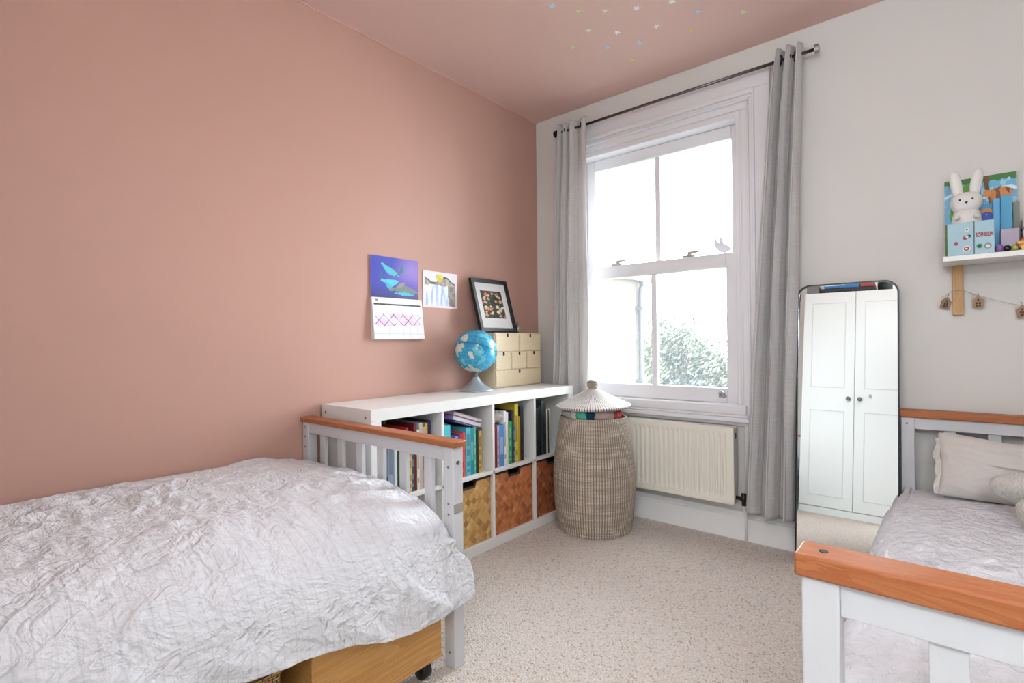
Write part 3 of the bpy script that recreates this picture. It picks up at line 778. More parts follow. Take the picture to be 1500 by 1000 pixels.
# leaning framed picture on the chest
P00, P10, P01 = Vector((.112, -.712, 1.1235)), Vector((.112, -.395, 1.1235)), Vector((.022, -.692, 1.447))
pf = thing('framed_picture', 'black framed floral print with white mount leaning on the wall', 'picture frame', P00)
ex = (P10-P00); ez = (P01-P00); Wf = .325; ex = ex.normalized(); ez = (ez-ex*ez.dot(ex)); Hf = ez.length; ez.normalize(); en = ex.cross(ez)
def fr(a, b, c): return ex*a+ez*b+en*c
def fbox(bm, a0, a1, b0, b1, c0, c1):
    vs = [bm.verts.new(fr(a, b, c)) for a in (a0, a1) for b in (b0, b1) for c in (c0, c1)]
    for f in ((0, 1, 3, 2), (4, 6, 7, 5), (0, 4, 5, 1), (2, 3, 7, 6), (0, 2, 6, 4), (1, 5, 7, 3)): bm.faces.new([vs[i] for i in f])
bm = bmesh.new(); fwid = .023
fbox(bm, 0, Wf, 0, fwid, 0, .022); fbox(bm, 0, Wf, Hf-fwid, Hf, 0, .022); fbox(bm, 0, fwid, fwid, Hf-fwid, 0, .022); fbox(bm, Wf-fwid, Wf, fwid, Hf-fwid, 0, .022)
obj('frame', bm, blackp, pf, bevel=.0015)
bm = bmesh.new(); fbox(bm, fwid, Wf-fwid, fwid, Hf-fwid, .004, .010); obj('mount', bm, simple('mount_card', 'e0dedc', .8), pf)
def floral(u, v):
    base = Vector(hexc('1c1c1a')); best = None
    for k, (a, b, r, c) in enumerate(FL):
        d = math.hypot((u-a)*.68, v-b); ang = math.atan2(v-b, u-a); rr = r*(.8+.2*math.cos(5*ang+k))
        if d < rr*.3: best = 'e8d9a0' if k % 2 else '6e3a20'
        elif d < rr: best = c
    if best: return best
    n = noise.noise(Vector((u*14, v*20, 3)))
    return '4c5c3a' if n > .28 else ('2a3428' if n > .1 else '1a1a1c')
rnd = random.Random(5); FL = []
for k in range(44):
    b = rnd.random()*.9+.05; side = rnd.random()
    a = rnd.uniform(.05, .40) if side < .5 else rnd.uniform(.62, .95)
    if b > .9: a = rnd.uniform(.1, .9)
    FL.append((a, b, rnd.uniform(.035, .07), rnd.choice(['e2b48c', 'd98a5c', 'c8503c', 'efe0b8', 'd8a868', 'e9c9a0', 'b86a48'])))
ma = .075
printed('print', fr(fwid+.045, fwid+.065, .0102), fr(Wf-2*fwid-.09, 0, 0), fr(0, Hf-2*fwid-.115, 0), 70, 100, floral, pf, .0005)
fg = tag(obj('figurine', ell(tube(tube(tube(bmesh.new(), [(0, 0, 0), (.004, 0, .03), (.0, .004, .05)], [.012, .010, .007], 10), [(.0, .0, .035), (.01, .02, .022)], [.004, .003], 8), [(0, 0, .035), (.0, -.018, .045)], [.004, .003], 8), (0, .003, .062), (.010, .009, .011), 14, 10), simple('pewter', '8f8b86', .4, .6), smooth=True, loc=(.10, -.352, 1.1225)), 'tiny pewter figurine on the small chest right of the frame', 'figurine')

# ------------------------------------------------------------------ wall calendar and drawing
cal = thing('wall_calendar', 'open wall calendar with blue sea creature picture on the pink wall', 'calendar', (0.0, -1.232, 1.30)); L = Vector(cal.location)
def mant(u, v):
    c = Vector(hexc('3a3cae')).lerp(Vector(hexc('7c5cc4')), max(0, min(1, (u-.35)*1.3+.4*noise.noise(Vector((u*3, v*3, 1))))))
    c = c.lerp(Vector(hexc('23285e')), max(0, min(1, (.35-v)*2.4)))
    g = max(0, 1-math.hypot(u-.85, v-.75)*2.4); c = c.lerp(Vector(hexc('a88cc8')), g*.6)
    def band(p, q, w, col, bend=0):
        nonlocal c
        dx, dy = q[0]-p[0], q[1]-p[1]; l2 = dx*dx+dy*dy; t = max(0, min(1, ((u-p[0])*dx+(v-p[1])*dy)/l2))
        off = bend*math.sin(t*PI); ln = math.sqrt(l2); px, py = p[0]+dx*t-dy/ln*off, p[1]+dy*t+dx/ln*off
        if math.hypot(u-px, v-py) < w*math.sin(max(.12, t)*PI*.93+.05): c = Vector(hexc(col))
    band((.24, .82), (.58, .55), .075, '48b8c4', -.03); band((.52, .56), (.65, .86), .04, '27707e', -.05)
    band((.21, .68), (.28, .40), .03, '1f5d84', -.05); band((.24, .42), (.56, .42), .09, '4cc4d6', -.05); band((.30, .38), (.44, .2), .05, '3fa9c8', 0)
    band((.40, .20), (.98, .17), .085, '6f7a78', .06); band((.55, .28), (.70, .40), .05, '8b8b80', 0); band((.5, .13), (.9, .11), .045, '45b0bc', 0)
    return tuple(c)
printed('picture_page', Vector((.006, -1.384, 1.298))-L, (0, .305, 0), (0, 0, .210), 90, 64, mant, cal, .0012)
def calp(u, v):
    if v > .93: return 'e8e6e8'
    if .835 < v < .872 and .03 < u < .96: return '2e2c30' if (u*7) % 1 < .8 else '55525a'
    if v > .62 or v < .02: return 'ecebee'
    gx = abs((u*7) % 1-.5) > .475; gy = abs((v*8) % 1-.5) > .47
    n = noise.noise(Vector((u*5, v*6, 2)))
    if .36 < v < .78:
        pass
    if v < .66 and v > .32 and .04 < u < .95:
        s = (u*5.2+(v-.32)*3.6) % 1; s2 = (u*5.2-(v-.32)*3.6) % 1
        if s < .09 or s2 < .09: return '7c3d86' if n > -.1 else 'a98cb8'
        if n > .05: return 'e3c9e2'
        return 'e9dfee'
    return 'c9c7d4' if (gx or gy) and v < .8 else 'ecebee'
lowp = Vector((.030, -1.376, 1.086))-L; 
printed('month_page', lowp, (0.006, .313, 0), (-.017, -.006, .208), 110, 76, calp, cal, .001)
bm = prism(bmesh.new(), [(.0005, 1.296), (.011, 1.296), (.028, 1.084), (.0005, 1.082)], 'y', -1.382, -1.066) if False else bmesh.new()
pts = [(.0008, 1.297), (.0115, 1.297), (.029, 1.085), (.0008, 1.082)]
v0 = [bm.verts.new((p[0], -1.380, p[1])) for p in pts]; v1 = [bm.verts.new((p[0]+(.005 if p[0] > .01 else 0), -1.070+(.007 if p[1] < 1.2 else 0), p[1])) for p in pts]
bm.faces.new(v0); bm.faces.new(v1[::-1])
for i in range(4): bm.faces.new((v0[i], v0[(i+1) % 4], v1[(i+1) % 4], v1[i]))
for v in bm.verts: v.co -= L
obj('page_block', bm, simple('calendar_paper', 'e2e0e2', .7), cal)
text('month_name', 'March', .020, simple('grey_ink', '77747c', .6), cal, Vector((.0155, -1.335, 1.276))-L, (PI/2-.08, 0, PI/2))
dr = thing('childs_drawing', 'watercolour drawing of a waterfall and yellow sun on the pink wall', 'drawing', (0, -.914, 1.36)); L = Vector(dr.location)
def wfall(u, v):
    if u < .05 or u > .94 or v < .06 or v > .95: return 'f0dadd'
    n = noise.noise(Vector((u*9, v*9, 4))); n2 = noise.noise(Vector((u*14, v*3, 9)))
    ridge = .74+.09*math.cos(u*9.5+.3)+.02*n
    if math.hypot((u-.47)*1.15, v-.84) < .12 and v > .74: return 'dccb3a' if n < .2 else 'c9b32c'
    if v > ridge+.05: return 'dfdde2'
    if v > ridge: return '4c463e' if n > -.2 else '7a7064'
    if v > .62+.04*n: return 'b5a795' if n > 0 else '978b7e'
    if u > .73+.05*n2: return '8f8478' if n > -.1 else '766b60'
    return 'a9bbdc' if n2 > .25 else ('c9d5ea' if n2 > 0 else 'e4e8f0')
printed('paper', Vector((.0015, -1.043, 1.2625))-L, (.0, .259, -.001), (0, 0.0, .203), 64, 52, wfall, dr, .001)

# ------------------------------------------------------------------ star stickers on the ceiling
starm = {k: simple('star_'+k, h, .4) for k, h in (('pale blue', 'b4d6e8'), ('cream', 'e9e6c8'), ('white', 'f0eff0'), ('yellow', 'e2d470'), ('lime', 'd5dc9a'))}
stars = [(.835, -.968, 'pale blue', 'pale blue star sticker, leftmost on the pink ceiling'), (.908, -.859, 'lime', 'lime star sticker just right of the leftmost blue star'),
 (1.002, -.778, 'cream', 'cream star sticker third from the left in the top row'), (1.123, -.697, 'white', 'white star sticker in the top row above the middle of the cluster'),
 (1.263, -.633, 'white', 'white star sticker closest to the top edge of the photo'), (1.327, -.487, 'pale blue', 'pale blue star sticker right of the topmost white star'),
 (1.487, -.34, 'lime', 'lime star sticker, rightmost on the pink ceiling'), (.863, -.697, 'cream', 'cream star sticker in the second row, leftmost of that row'),
 (.961, -.588, 'white', 'white star sticker in the second row right of the cream one'), (1.132, -.505, 'white', 'white star sticker alone left of the bright yellow star'),
 (1.246, -.361, 'yellow', 'bright yellow star sticker at the right under the pale blue one'), (.722, -.624, 'lime', 'lime star sticker in the third row, farthest left of it'),
 (.856, -.506, 'pale blue', 'pale blue star sticker in the third row beside the lime one'), (1.006, -.432, 'pale blue', 'pale blue star sticker just above the lowest yellow star'),
 (.901, -.31, 'yellow', 'small yellow star sticker nearest the window wall')]
for k, (x, y, c, lab) in enumerate(stars):
    a0 = .5+k*1.3; pts = [(x+(.019 if q % 2 == 0 else .0085)*math.cos(a0+q*PI/5), y+(.019 if q % 2 == 0 else .0085)*math.sin(a0+q*PI/5)) for q in range(10)]
    bm = prism(bmesh.new(), [(p[0]-x, p[1]-y) for p in pts], 'z', -.002, 0)
    tag(obj('star_sticker', bm, starm[c], loc=(x, y, H-.0005)), lab, 'star sticker', 'star stickers on the pink ceiling')

# ------------------------------------------------------------------ beds
def cap_board(bm, x0, x1, y0, y1, z0, z1): return box(bm, x0, x1, y0, y1, z0, z1)
def bed(name, label, x0, x1, yf, yh, slat_from, cap_z=.753):
    """yf: y of footboard front (camera side) or end; two end boards and side rails"""
    t = thing(name, label, 'bed', ((x0+x1)/2, (yf[0]+yh[0])/2, 0)); L = Vector(t.location)
    def P(nm, m, *a, **k): return pb(t, L, nm, m, *a, **k)
    for which, (ya, yb) in (('foot', yf), ('head', yh)):
        ym = (ya+yb)/2
        for xa, xb in ((x0, x0+.047), (x1-.047, x1)):
            p = P(which+'board_post', bed_white, xa, xb, ya, yb, 0, .72, bevel=.003)
        P(which+'board_cap', cap_wood, x0-.008, x1+.010, ya-.008, yb+.010, .72, cap_z, bevel=.004)
        P(which+'board_rail', bed_white, x0+.047, x1-.047, ya+.006, yb-.006, .672, .72)
        P(which+'board_lower_rail', bed_white, x0+.047, x1-.047, ya+.006, yb-.006, .20, .28)
        for k in range(6):
            xs = (slat_from+k*.1375) if slat_from < 1.5 else (slat_from+k*.1375)
            P(which+'board_slat', bed_white, xs, xs+.040, ym-.008, ym+.008, .28, .672)
    for xa, xb in ((x0+.012, x0+.034), (x1-.034, x1-.012)):
        a, b = (yh[1], yf[0]) if yf[0] > yh[0] else (yf[1], yh[0])
        P('side_rail', bed_white, xa, xb, a, b, .30, .42)
    return t, L
# left bed: footboard next to the bookcase, headboard beyond the frame
bedL, LL = bed('single_bed', 'white wooden single bed with orange cap rail along the pink wall', .006, .976, (-1.744, -1.699), (-3.76, -3.715), .127, .7395)
for (x, y, z, ax) in ((.954, -1.7445, .655, 'y'), (.954, -1.7445, .535, 'y'), (.954, -1.7445, .50, 'y'), (.954, -1.7445, .05, 'y')):
    bm = tube(bmesh.new(), [(x, y-.0012, z), (x, y+.002, z)], .0045)
    for v in bm.verts: v.co -= LL
    obj('screw', bm, screwm, bedL)
for z in (.70, .655, .61, .50):
    bm = tube(bmesh.new(), [(.028, -1.7457, z), (.028, -1.742, z)], .0045)
    for v in bm.verts: v.co -= LL
    obj('screw', bm, screwm, bedL)
bm = tube(bmesh.new(), [(.974, -1.722, .668), (.9775, -1.722, .668)], .007)
for v in bm.verts: v.co -= LL
obj('bolt', bm, screwm, bedL)
pb(bedL, LL, 'metal_bracket', simple('dull_steel_plate', 'b9b4ac', .4, .5), .9755, .9775, -1.742, -1.702, .505, .535, bevel=0)
# right bed: footboard in the foreground, headboard at the window wall
bedR, LR = bed('single_bed', 'white wooden single bed with orange cap rails beside the mirror', 2.045, 3.035, (-2.062, -2.017), (-.085, -.04), 2.188)
bm = lathe(bmesh.new(), [(0, .7532), (.0062, .7532), (.0062, .7536), (0, .7536)], 20, 2.070, -2.040)
for v in bm.verts: v.co -= LR
obj('bolt_hole', bm, blackp, bedR)
bm = tube(bmesh.new(), [(2.066, -.0862, .694), (2.066, -.083, .694)], .0045)
for v in bm.verts: v.co -= LR
obj('screw', bm, screwm, bedR)

matt = simple('mattress_cotton', 'dcdad6', .9)
tag(obj('mattress', B(.055, .86, -3.70, -1.79, .325, .455), matt, bevel=.03, seg=4), 'white mattress hidden under the striped white duvet on the left bed', 'mattress')
tag(obj('mattress', B(2.095, 2.985, -2.005, -.10, .245, .385), matt, bevel=.03, seg=4), 'white mattress under the crinkled quilt on the right bed', 'mattress')
def creases(x, y, z, seed, amp):
    p = Vector((x, y, z))
    w = noise.noise_vector(p*2.2+Vector((seed, 0, 0)))*.18
    q = p+w
    a = noise.ridged_multi_fractal(Vector((q.x*3.2, q.y*5.2, q.z*2.0+seed)), 1.0, 2.1, 4, .9, 2.0)
    b = noise.noise(Vector((q.x*12, q.y*17, q.z*8+seed)))
    c = noise.noise(Vector((q.x*28, q.y*34, q.z*20+seed)))
    m = max(0, .35+noise.noise(Vector((x*2.3, y*2.3, seed+5)))*1.3)
    f = noise.ridged_multi_fractal(Vector((q.x*10+seed, q.y*8, q.z*6)), 1.0, 2.1, 3, .9, 2.0)-1.0
    return amp*((a-1.1)*.35+b*.30+c*.16+f*.62*m)
def duvet_left():
    ya, yb = -3.68, -1.7
    # cross-section from the wall to the hem: (x, z)
    prof = [(.012, .560), (.02, .588), (.15, .599), (.35, .600), (.55, .596), (.72, .583), (.84, .556), (.915, .508), (.965, .440), (.998, .355), (1.018, .26), (1.030, .17)]
    Ls = [0]
    for a, b in zip(prof, prof[1:]): Ls.append(Ls[-1]+math.hypot(b[0]-a[0], b[1]-a[1]))
    def at(s):
        s *= Ls[-1]
        for i in range(len(prof)-1):
            if s <= Ls[i+1]+1e-9:
                # catmull-rom
                t = (s-Ls[i])/(Ls[i+1]-Ls[i]); p0 = prof[max(i-1, 0)]; p1 = prof[i]; p2 = prof[i+1]; p3 = prof[min(i+2, len(prof)-1)]
                f = lambda a, b, c, d: .5*((2*b)+(-a+c)*t+(2*a-5*b+4*c-d)*t*t+(-a+3*b-3*c+d)*t**3)
                return f(p0[0], p1[0], p2[0], p3[0]), f(p0[1], p1[1], p2[1], p3[1])
        return prof[-1]
    def fn(u, v):
        # u: across (wall -> hem), v: along the bed towards the footboard
        hem = lerp(.90, .955, sm((v-.62)/.2)) if v < .9 else .955
        # hem height along the bed: higher towards the headboard
        y = lerp(ya, yb, v)
        hemz = .232 + .062*sm((-1.85-y)/.35) + .018*math.sin(y*7)
        x, z = at(u)
        k = sm((u-.66)/.34)
        z = lerp(z, z+(hemz-.17), k)
        x += k*(.006*math.sin(y*9+.5)+.014*noise.noise(Vector((y*4, 1, 2))))
        yend = -1.752 if x < .975 else lerp(-1.752, -1.692, sm((x-.985)/.03))
        y = min(y, yend) if y < -1.80 else lerp(-1.80, yend, (y+1.80)/(.10))
        # roll down slightly at the footboard
        e = sm((y+1.96)/.21); z -= .035*e*(1-k)
        if x > .97 and y > -1.78: x = max(x, .995)
        d = creases(x, y, z, 3.1, .020)
        n = Vector((0, 0, 1)).lerp(Vector((1, 0, 0)), k)
        side = k*(.017*noise.ridged_multi_fractal(Vector((y*4+z*5, z*1.6, 5)), 1, 2, 3, .9, 2)-.014)
        big = .016*noise.noise(Vector((x*3, y*2.4, 8)))
        wallfade = sm(u/.06)
        dd = (d+big*(1-k*.5))*wallfade+side
        if x > .97 and y > -1.79: dd = max(-.004, dd*.6)
        p = Vector((x, y, z))+n*dd
        p.x = max(p.x, .012)
        if p.x < .985: p.y = min(p.y, -1.7475)
        return p
    bm = grid(330, 480, fn)
    ul = bm.loops.layers.uv.active
    for f in bm.faces:
        for l in f.loops: l[ul].uv = (l[ul].uv[0]*1.42, l[ul].uv[1]*1.98)
    o = obj('duvet', bm, duvet_m, None, smooth='keep')
    s = o.modifiers.new('t', 'SOLIDIFY'); s.thickness = .008; s.offset = -1
    return tag(o, 'white seersucker striped duvet spread over the left bed', 'duvet')
duvet_left()
def duvet_right():
    ya, yb = -2.008, -.098
    prof = [(1.985, .20), (1.988, .27), (2.0, .335), (2.025, .385), (2.07, .418), (2.16, .432), (2.3, .440), (2.6, .445), (2.9, .44), (3.0, .42)]
    Ls = [0]
    for a, b in zip(prof, prof[1:]): Ls.append(Ls[-1]+math.hypot(b[0]-a[0], b[1]-a[1]))
    def at(s):
        s *= Ls[-1]
        for i in range(len(prof)-1):
            if s <= Ls[i+1]+1e-9:
                t = (s-Ls[i])/(Ls[i+1]-Ls[i]); p0 = prof[max(i-1, 0)]; p1 = prof[i]; p2 = prof[i+1]; p3 = prof[min(i+2, len(prof)-1)]
                f = lambda a, b, c, d: .5*((2*b)+(-a+c)*t+(2*a-5*b+4*c-d)*t*t+(-a+3*b-3*c+d)*t**3)
                return f(p0[0], p1[0], p2[0], p3[0]), f(p0[1], p1[1], p2[1], p3[1])
        return prof[-1]
    def fn(u, v):
        y = lerp(ya, yb, v); x, z = at(u); k = 1-sm(u/.22)
        h = sm((y+.40)/.3)             # tucked at the headboard
        x += k*h*.078; x += k*.012*noise.noise(Vector((y*5, 2, 1)))
        z += (1-k)*.02*noise.noise(Vector((x*2.5, y*2.5, 4)))+(1-k)*.015*math.sin((v)*PI)
        d = creases(x, y, z, 9.4, .024)
        n = Vector((0, 0, 1)).lerp(Vector((-1, 0, 0)), k)
        p = Vector((x, y, z))+n*d*(1-.5*h)
        if p.y < -1.99 : p.x = max(p.x, 2.0)
        return p
    bm = grid(240, 420, fn); ul = bm.loops.layers.uv.active
    for f in bm.faces:
        for l in f.loops: l[ul].uv = (l[ul].uv[0]*1.2, l[ul].uv[1]*1.91)
    o = obj('quilt', bm, quilt_m, None, smooth='keep')
    s = o.modifiers.new('t', 'SOLIDIFY'); s.thickness = .006; s.offset = -1
    return tag(o, 'white crinkled quilt covering the right bed', 'quilt')
duvet_right()

# pillow on the right bed, leaning on the headboard
def pillow():
    t = thing('pillow', 'oatmeal coloured pillow leaning on the right bed headboard', 'pillow', (2.528, -.245, .440), (-.45, 0, 0))
    W, Hh, D = .72, .245, .058
    bm = bmesh.new(); nx, nz = 120, 60
    def side(sg):
        V = []
        for i in range(nx+1):
            r_ = []
            for j in range(nz+1):
                u = i/nx*2-1; w = j/nz*2-1
                prof_ = (max(0, 1-abs(u)**5)*max(0, 1-abs(w)**3))**.55
                x = u*W/2*(1-.03*(1-w*w)*0); z = (w+1)/2*Hh+ .012*math.sin(u*5)*(w > 0)
                x *= 1-.03*math.cos(w*PI/2)
                nn = noise.noise(Vector((u*3, w*2.4, sg)))*.014+noise.noise(Vector((u*6+w*1.6, w*6, 2+sg)))*.006
                y = sg*(D*prof_)+nn*prof_**.5*sg
                r_.append((x, y, z))
            V.append(r_)
        return V
    for sg in (-1, 1):
        V = side(sg); vv = [[bm.verts.new(p) for p in r] for r in V]
        for i in range(nx):
            for j in range(nz): bm.faces.new((vv[i][j], vv[i+1][j], vv[i+1][j+1], vv[i][j+1]))
    bmesh.ops.remove_doubles(bm, verts=bm.verts[:], dist=.0012)
    obj('pillow_case', bm, pillow_m, t, smooth=True)
    # ruffled flange at the left end
    def ruff(u, v):
        x = -W/2+.014-.022*u+.009*noise.noise(Vector((v*5, 1, 2)))-.012*max(0, .3-v); z = lerp(.004, Hh-.012, v); y = .012*noise.noise(Vector((v*7, 5, u)))*(.2+u)
        return Vector((x, y, z))
    f = obj('flange', grid(8, 120, ruff), pillow_m, t, smooth=True); s = f.modifiers.new('t', 'SOLIDIFY'); s.thickness = .003
    return t
pillow()
# cream boucle bone cushion in front of the pillow
bm = bmesh.new()
ell(bm, (0, 0, 0), (.098, .050, .056), 48, 30, nz=.08); 
tag(obj('cushion', bm, fleece_m, smooth=True, loc=(2.412, -.44, .545)), 'cream fluffy rounded cushion resting against the oatmeal pillow', 'cushion')
bm = bmesh.new(); ell(bm, (0, 0, 0), (.070, .062, .060), 48, 30, nz=.08)
tag(obj('cushion', bm, fleece_m, smooth=True, loc=(2.438, -.60, .508)), 'cream fluffy ball at the right edge of the photo on the quilt', 'cushion')

# ------------------------------------------------------------------ under the left bed
dw = thing('underbed_drawer', 'yellow pine rolling drawer box under the left bed', 'drawer', (.65, -2.02, 0), (0, 0, 0)); L = Vector(dw.location)
pb(dw, L, 'front_board', pine, .945, .965, -2.228, -1.790, .062, .262, bevel=.003)
pb(dw, L, 'side_board', pine, .35, .945, -1.812, -1.792, .062, .250, bevel=.002)
pb(dw, L, 'side_board', pine, .35, .945, -2.226, -2.206, .062, .250, bevel=.002)
pb(dw, L, 'back_board', pine, .35, .37, -2.206, -1.812, .062, .250, bevel=.002)
pb(dw, L, 'base_board', pine, .37, .945, -2.206, -1.812, .066, .076, bevel=0)
for k, (y, z, r) in enumerate(((-2.155, .135, .010),)):
    bm = tube(bmesh.new(), [(.9645, y, z), (.9655, y, z)], [r, r*.98], 20)
    for v in bm.verts: v.co = Vector((v.co.x, y+(v.co.y-y)*1.5, v.co.z)); v.co -= L
    obj('knot', bm, simple('pine_knot', '6e3d1c', .5), dw)
for (x, y) in ((.925, -1.835), (.925, -2.18), (.40, -1.835), (.40, -2.18)):
    bm = tube(bmesh.new(), [(x, y-.018, .028), (x, y-.014, .028), (x, y+.014, .028), (x, y+.018, .028)], [.022, .028, .028, .022], 24); tube(bm, [(x, y, .028), (x, y, .062)], .008)
    for v in bm.verts: v.co -= L
    obj('castor', bm, blackp, dw, smooth=True)
wb = thing('wicker_box', 'brown wicker box under the left bed beside the pine drawer', 'basket', (.7, -2.52, 0)); L = Vector(wb.location)
bm = bmesh.new(); box(bm, .45, .935, -2.66, -2.292, .004, .25)
for v in bm.verts: v.co -= L
obj('box_body', bm, wicker_m, wb, bevel=.012, seg=3)
bm = bmesh.new(); 
tube(bm, [(.930, -2.655, .25), (.930, -2.297, .25)], .009); tube(bm, [(.455, -2.297, .25), (.930, -2.297, .25)], .009)
for v in bm.verts: v.co -= L
obj('rim', bm, wicker_m, wb)

# ------------------------------------------------------------------ hamper
hm = thing('laundry_hamper', 'tall woven seagrass and white hamper beside the bookcase', 'hamper', (.640, -.325, 0))
def hr(z):   # radius of the wall at height z
    t = z/.635
    return .196+.040*math.sin(PI*min(1, max(0, (t*.92+.06)))**.95)-.012*t
prof = [(0, .004), (.15, .004)]
for k in range(0, 75*4+1):
    z = .003+k*.632/300; prof.append((hr(z)+.0028*abs(math.sin(PI*z/.0085)), z))
prof += [(hr(.635)-.004, .638), (hr(.635)-.010, .634)]
for z in (.60, .5, .3, .1, .03): prof.append((hr(z)-.012, z))
prof += [(0, .03)]
obj('basket_body', lathe(bmesh.new(), prof, 144), hamper_m, hm, smooth=True)
# the lid is a separate, lifted thing
ld = thing('hamper_lid', 'conical woven lid with a knob perched on the overfull hamper', 'lid', (.640, -.325, .690), (.02, -.015, 0))
prof = [(0, .004), (.10, .006), (.203, -.004), (.211, .000), (.214, .006), (.210, .012)]
for k in range(81):
    t = k/80; r = lerp(.210, .030, t); z = .012+.085*t**1.08; prof.append((r+.0, z+.0022*abs(math.sin(t*24*PI))))
prof += [(.026, .100), (0, .101)]
def lidmat():
    t = NT('lid_weave'); v = t.coord(); sep = t.new('ShaderNodeSeparateXYZ'); t.t.links.new(v, sep.inputs[0])
    a = t.math('MULTIPLY', t.math('ARCTAN2', sep.outputs[1], sep.outputs[0]), 90/(2*PI))
    r = t.math('MULTIPLY', t.math('SQRT', t.math('ADD', t.math('POWER', sep.outputs[0], 2.0), t.math('POWER', sep.outputs[1], 2.0))), 1/.0078)
    st = t.math('MULTIPLY', t.math('LESS_THAN', t.math('FRACT', a), .42), t.math('LESS_THAN', t.math('FRACT', r), .72))
    t.base(t.mix(st, hexc('e8e3dd'), hexc('54483f')), .85, 0, .2); t.bump(st, -.6, .002); return t.m
obj('cone', lathe(bmesh.new(), prof, 120), lidmat(), ld, smooth=True)
obj('knob', lathe(bmesh.new(), [(0, .096), (.022, .096), (.022, .104), (.029, .110), (.032, .120), (.032, .134), (.028, .143), (.018, .148), (0, .149)], 48), hamper_m, ld, smooth=True)
# toys poking out under the lid (angle measured around the hamper, camera is at about -58 degrees)
def toy(lab, col, deg, r, c, rot=0, nz=.25, name='soft_toy'):
    a = math.radians(deg); p = (.640+r*math.cos(a), -.325+r*math.sin(a), .655)
    bm = ell(bmesh.new(), (0, 0, 0), c, 28, 18, nz=nz, nsc=10, rot=Matrix.Rotation(a, 3, 'Z'))
    return tag(obj(name, bm, cloth('toy_'+col, col, .003, 40), smooth=True, loc=p), lab, 'soft toy', 'toys stuffed in the hamper')
toy('grey fabric toy bulging at the left under the hamper lid', 'b8b0ac', -128, .135, (.050, .075, .035))
toy('small pale grey toy ear between grey fabric and mint toy', 'cac4c0', -98, .160, (.025, .022, .032))
toy('mint green pointed toy at the front of the hamper', '52b598', -82, .160, (.020, .030, .036), nz=.5)
toy('navy blue toy in the front gap of the hamper', '24405c', -66, .145, (.024, .036, .033))
toy('dusty mauve toy at the right front of the hamper', 'b39c98', -36, .145, (.040, .062, .035))
toy('red and white toy at the right rim of the hamper', 'c45a58', -2, .160, (.022, .028, .024), nz=.5)

# ------------------------------------------------------------------ mirror
TH = .100
mr = thing('leaning_mirror', 'tall black framed mirror with rounded corners leaning by the curtain', 'mirror', (1.842, -.168, .008), (-TH, 0, 0))
def rrect(w, h, r, n=10):
    pts = []
    for cx, cz, a0 in ((w-r, h-r, 0), (-w+r, h-r, PI/2), (-w+r, r, PI), (w-r, r, 1.5*PI)):
        for k in range(n+1):
            a = a0+k*PI/2/n; pts.append((cx+r*math.cos(a), cz+r*math.sin(a)))
    return pts
MW, MH = .2005, 1.322
outer = rrect(MW, MH, .055); inner = [(x*(MW-.006)/MW, (z-MH/2)*(MH/2-.006)/(MH/2)+MH/2) for x, z in outer]
bm = bmesh.new(); n = len(outer)
R0 = [bm.verts.new((x, -.012, z)) for x, z in outer]; R1 = [bm.verts.new((x, -.012, z)) for x, z in inner]
R2 = [bm.verts.new((x, .012, z)) for x, z in outer]; R3 = [bm.verts.new((x, -.002, z)) for x, z in inner]
for i in range(n):
    j = (i+1) % n
    bm.faces.new((R0[i], R0[j], R1[j], R1[i])); bm.faces.new((R0[i], R2[i], R2[j], R0[j])); bm.faces.new((R1[i], R1[j], R3[j], R3[i]))
bm.faces.new(R2)
obj('frame', bm, blackp, mr)
bm = bmesh.new(); bm.faces.new([bm.verts.new((x, -.004, z)) for x, z in inner][::-1])
R4 = prism(bmesh.new(), inner, 'y', -.005, -.001); obj('mirror_glass', R4, mirror_m, mr); bm.free()

# ------------------------------------------------------------------ wardrobe behind the camera (seen in the mirror)
wd = thing('wardrobe', 'white two door panelled wardrobe seen in the mirror', 'wardrobe', (1.52, -3.4, 0)); L = Vector(wd.location)
wm = simple('wardrobe_white', 'eef0ee', .4, var=.01)
XA, XM, XC, YW = 1.075, 1.515, 1.955, -3.105
pb(wd, L, 'carcass', wm, XA, XC, -3.70, YW-.021, .0, 2.16)
pb(wd, L, 'plinth', wm, XA, XC, YW-.021, YW-.006, 0, .062)
for a, b, kx in ((XA, XM-.002, XM-.045), (XM+.002, XC, XM+.045)):
    d = pb(wd, L, 'door', wm, a, b, YW-.020, YW, .068, 2.155, bevel=.002)
    for z0, z1 in ((.17, .98), (1.20, 2.05)):
        bm = bmesh.new(); x0, x1 = a+.075, b-.075; g = .008
        box(bm, x0, x1, YW, YW+.004, z0, z0+g); box(bm, x0, x1, YW, YW+.004, z1-g, z1); box(bm, x0, x0+g, YW, YW+.004, z0+g, z1-g); box(bm, x1-g, x1, YW, YW+.004, z0+g, z1-g)
        for v in bm.verts: v.co -= L
        obj('panel_moulding', bm, simple('moulding_white', 'dfe2e0', .4), d, bevel=.002)
    bm = bmesh.new(); tube(bm, [(kx, YW, 1.10), (kx, YW+.015, 1.10), (kx, YW+.018, 1.10), (kx, YW+.030, 1.10), (kx, YW+.034, 1.10)], [.007, .007, .018, .019, .012], 24)
    for v in bm.verts: v.co -= L
    obj('knob', bm, simple('grey_knob', '70706f', .4, .5), d, smooth=True)
pb(wd, L, 'door_hook', ivory, XM+.115, XM+.135, YW, YW+.012, 1.12, 1.15)
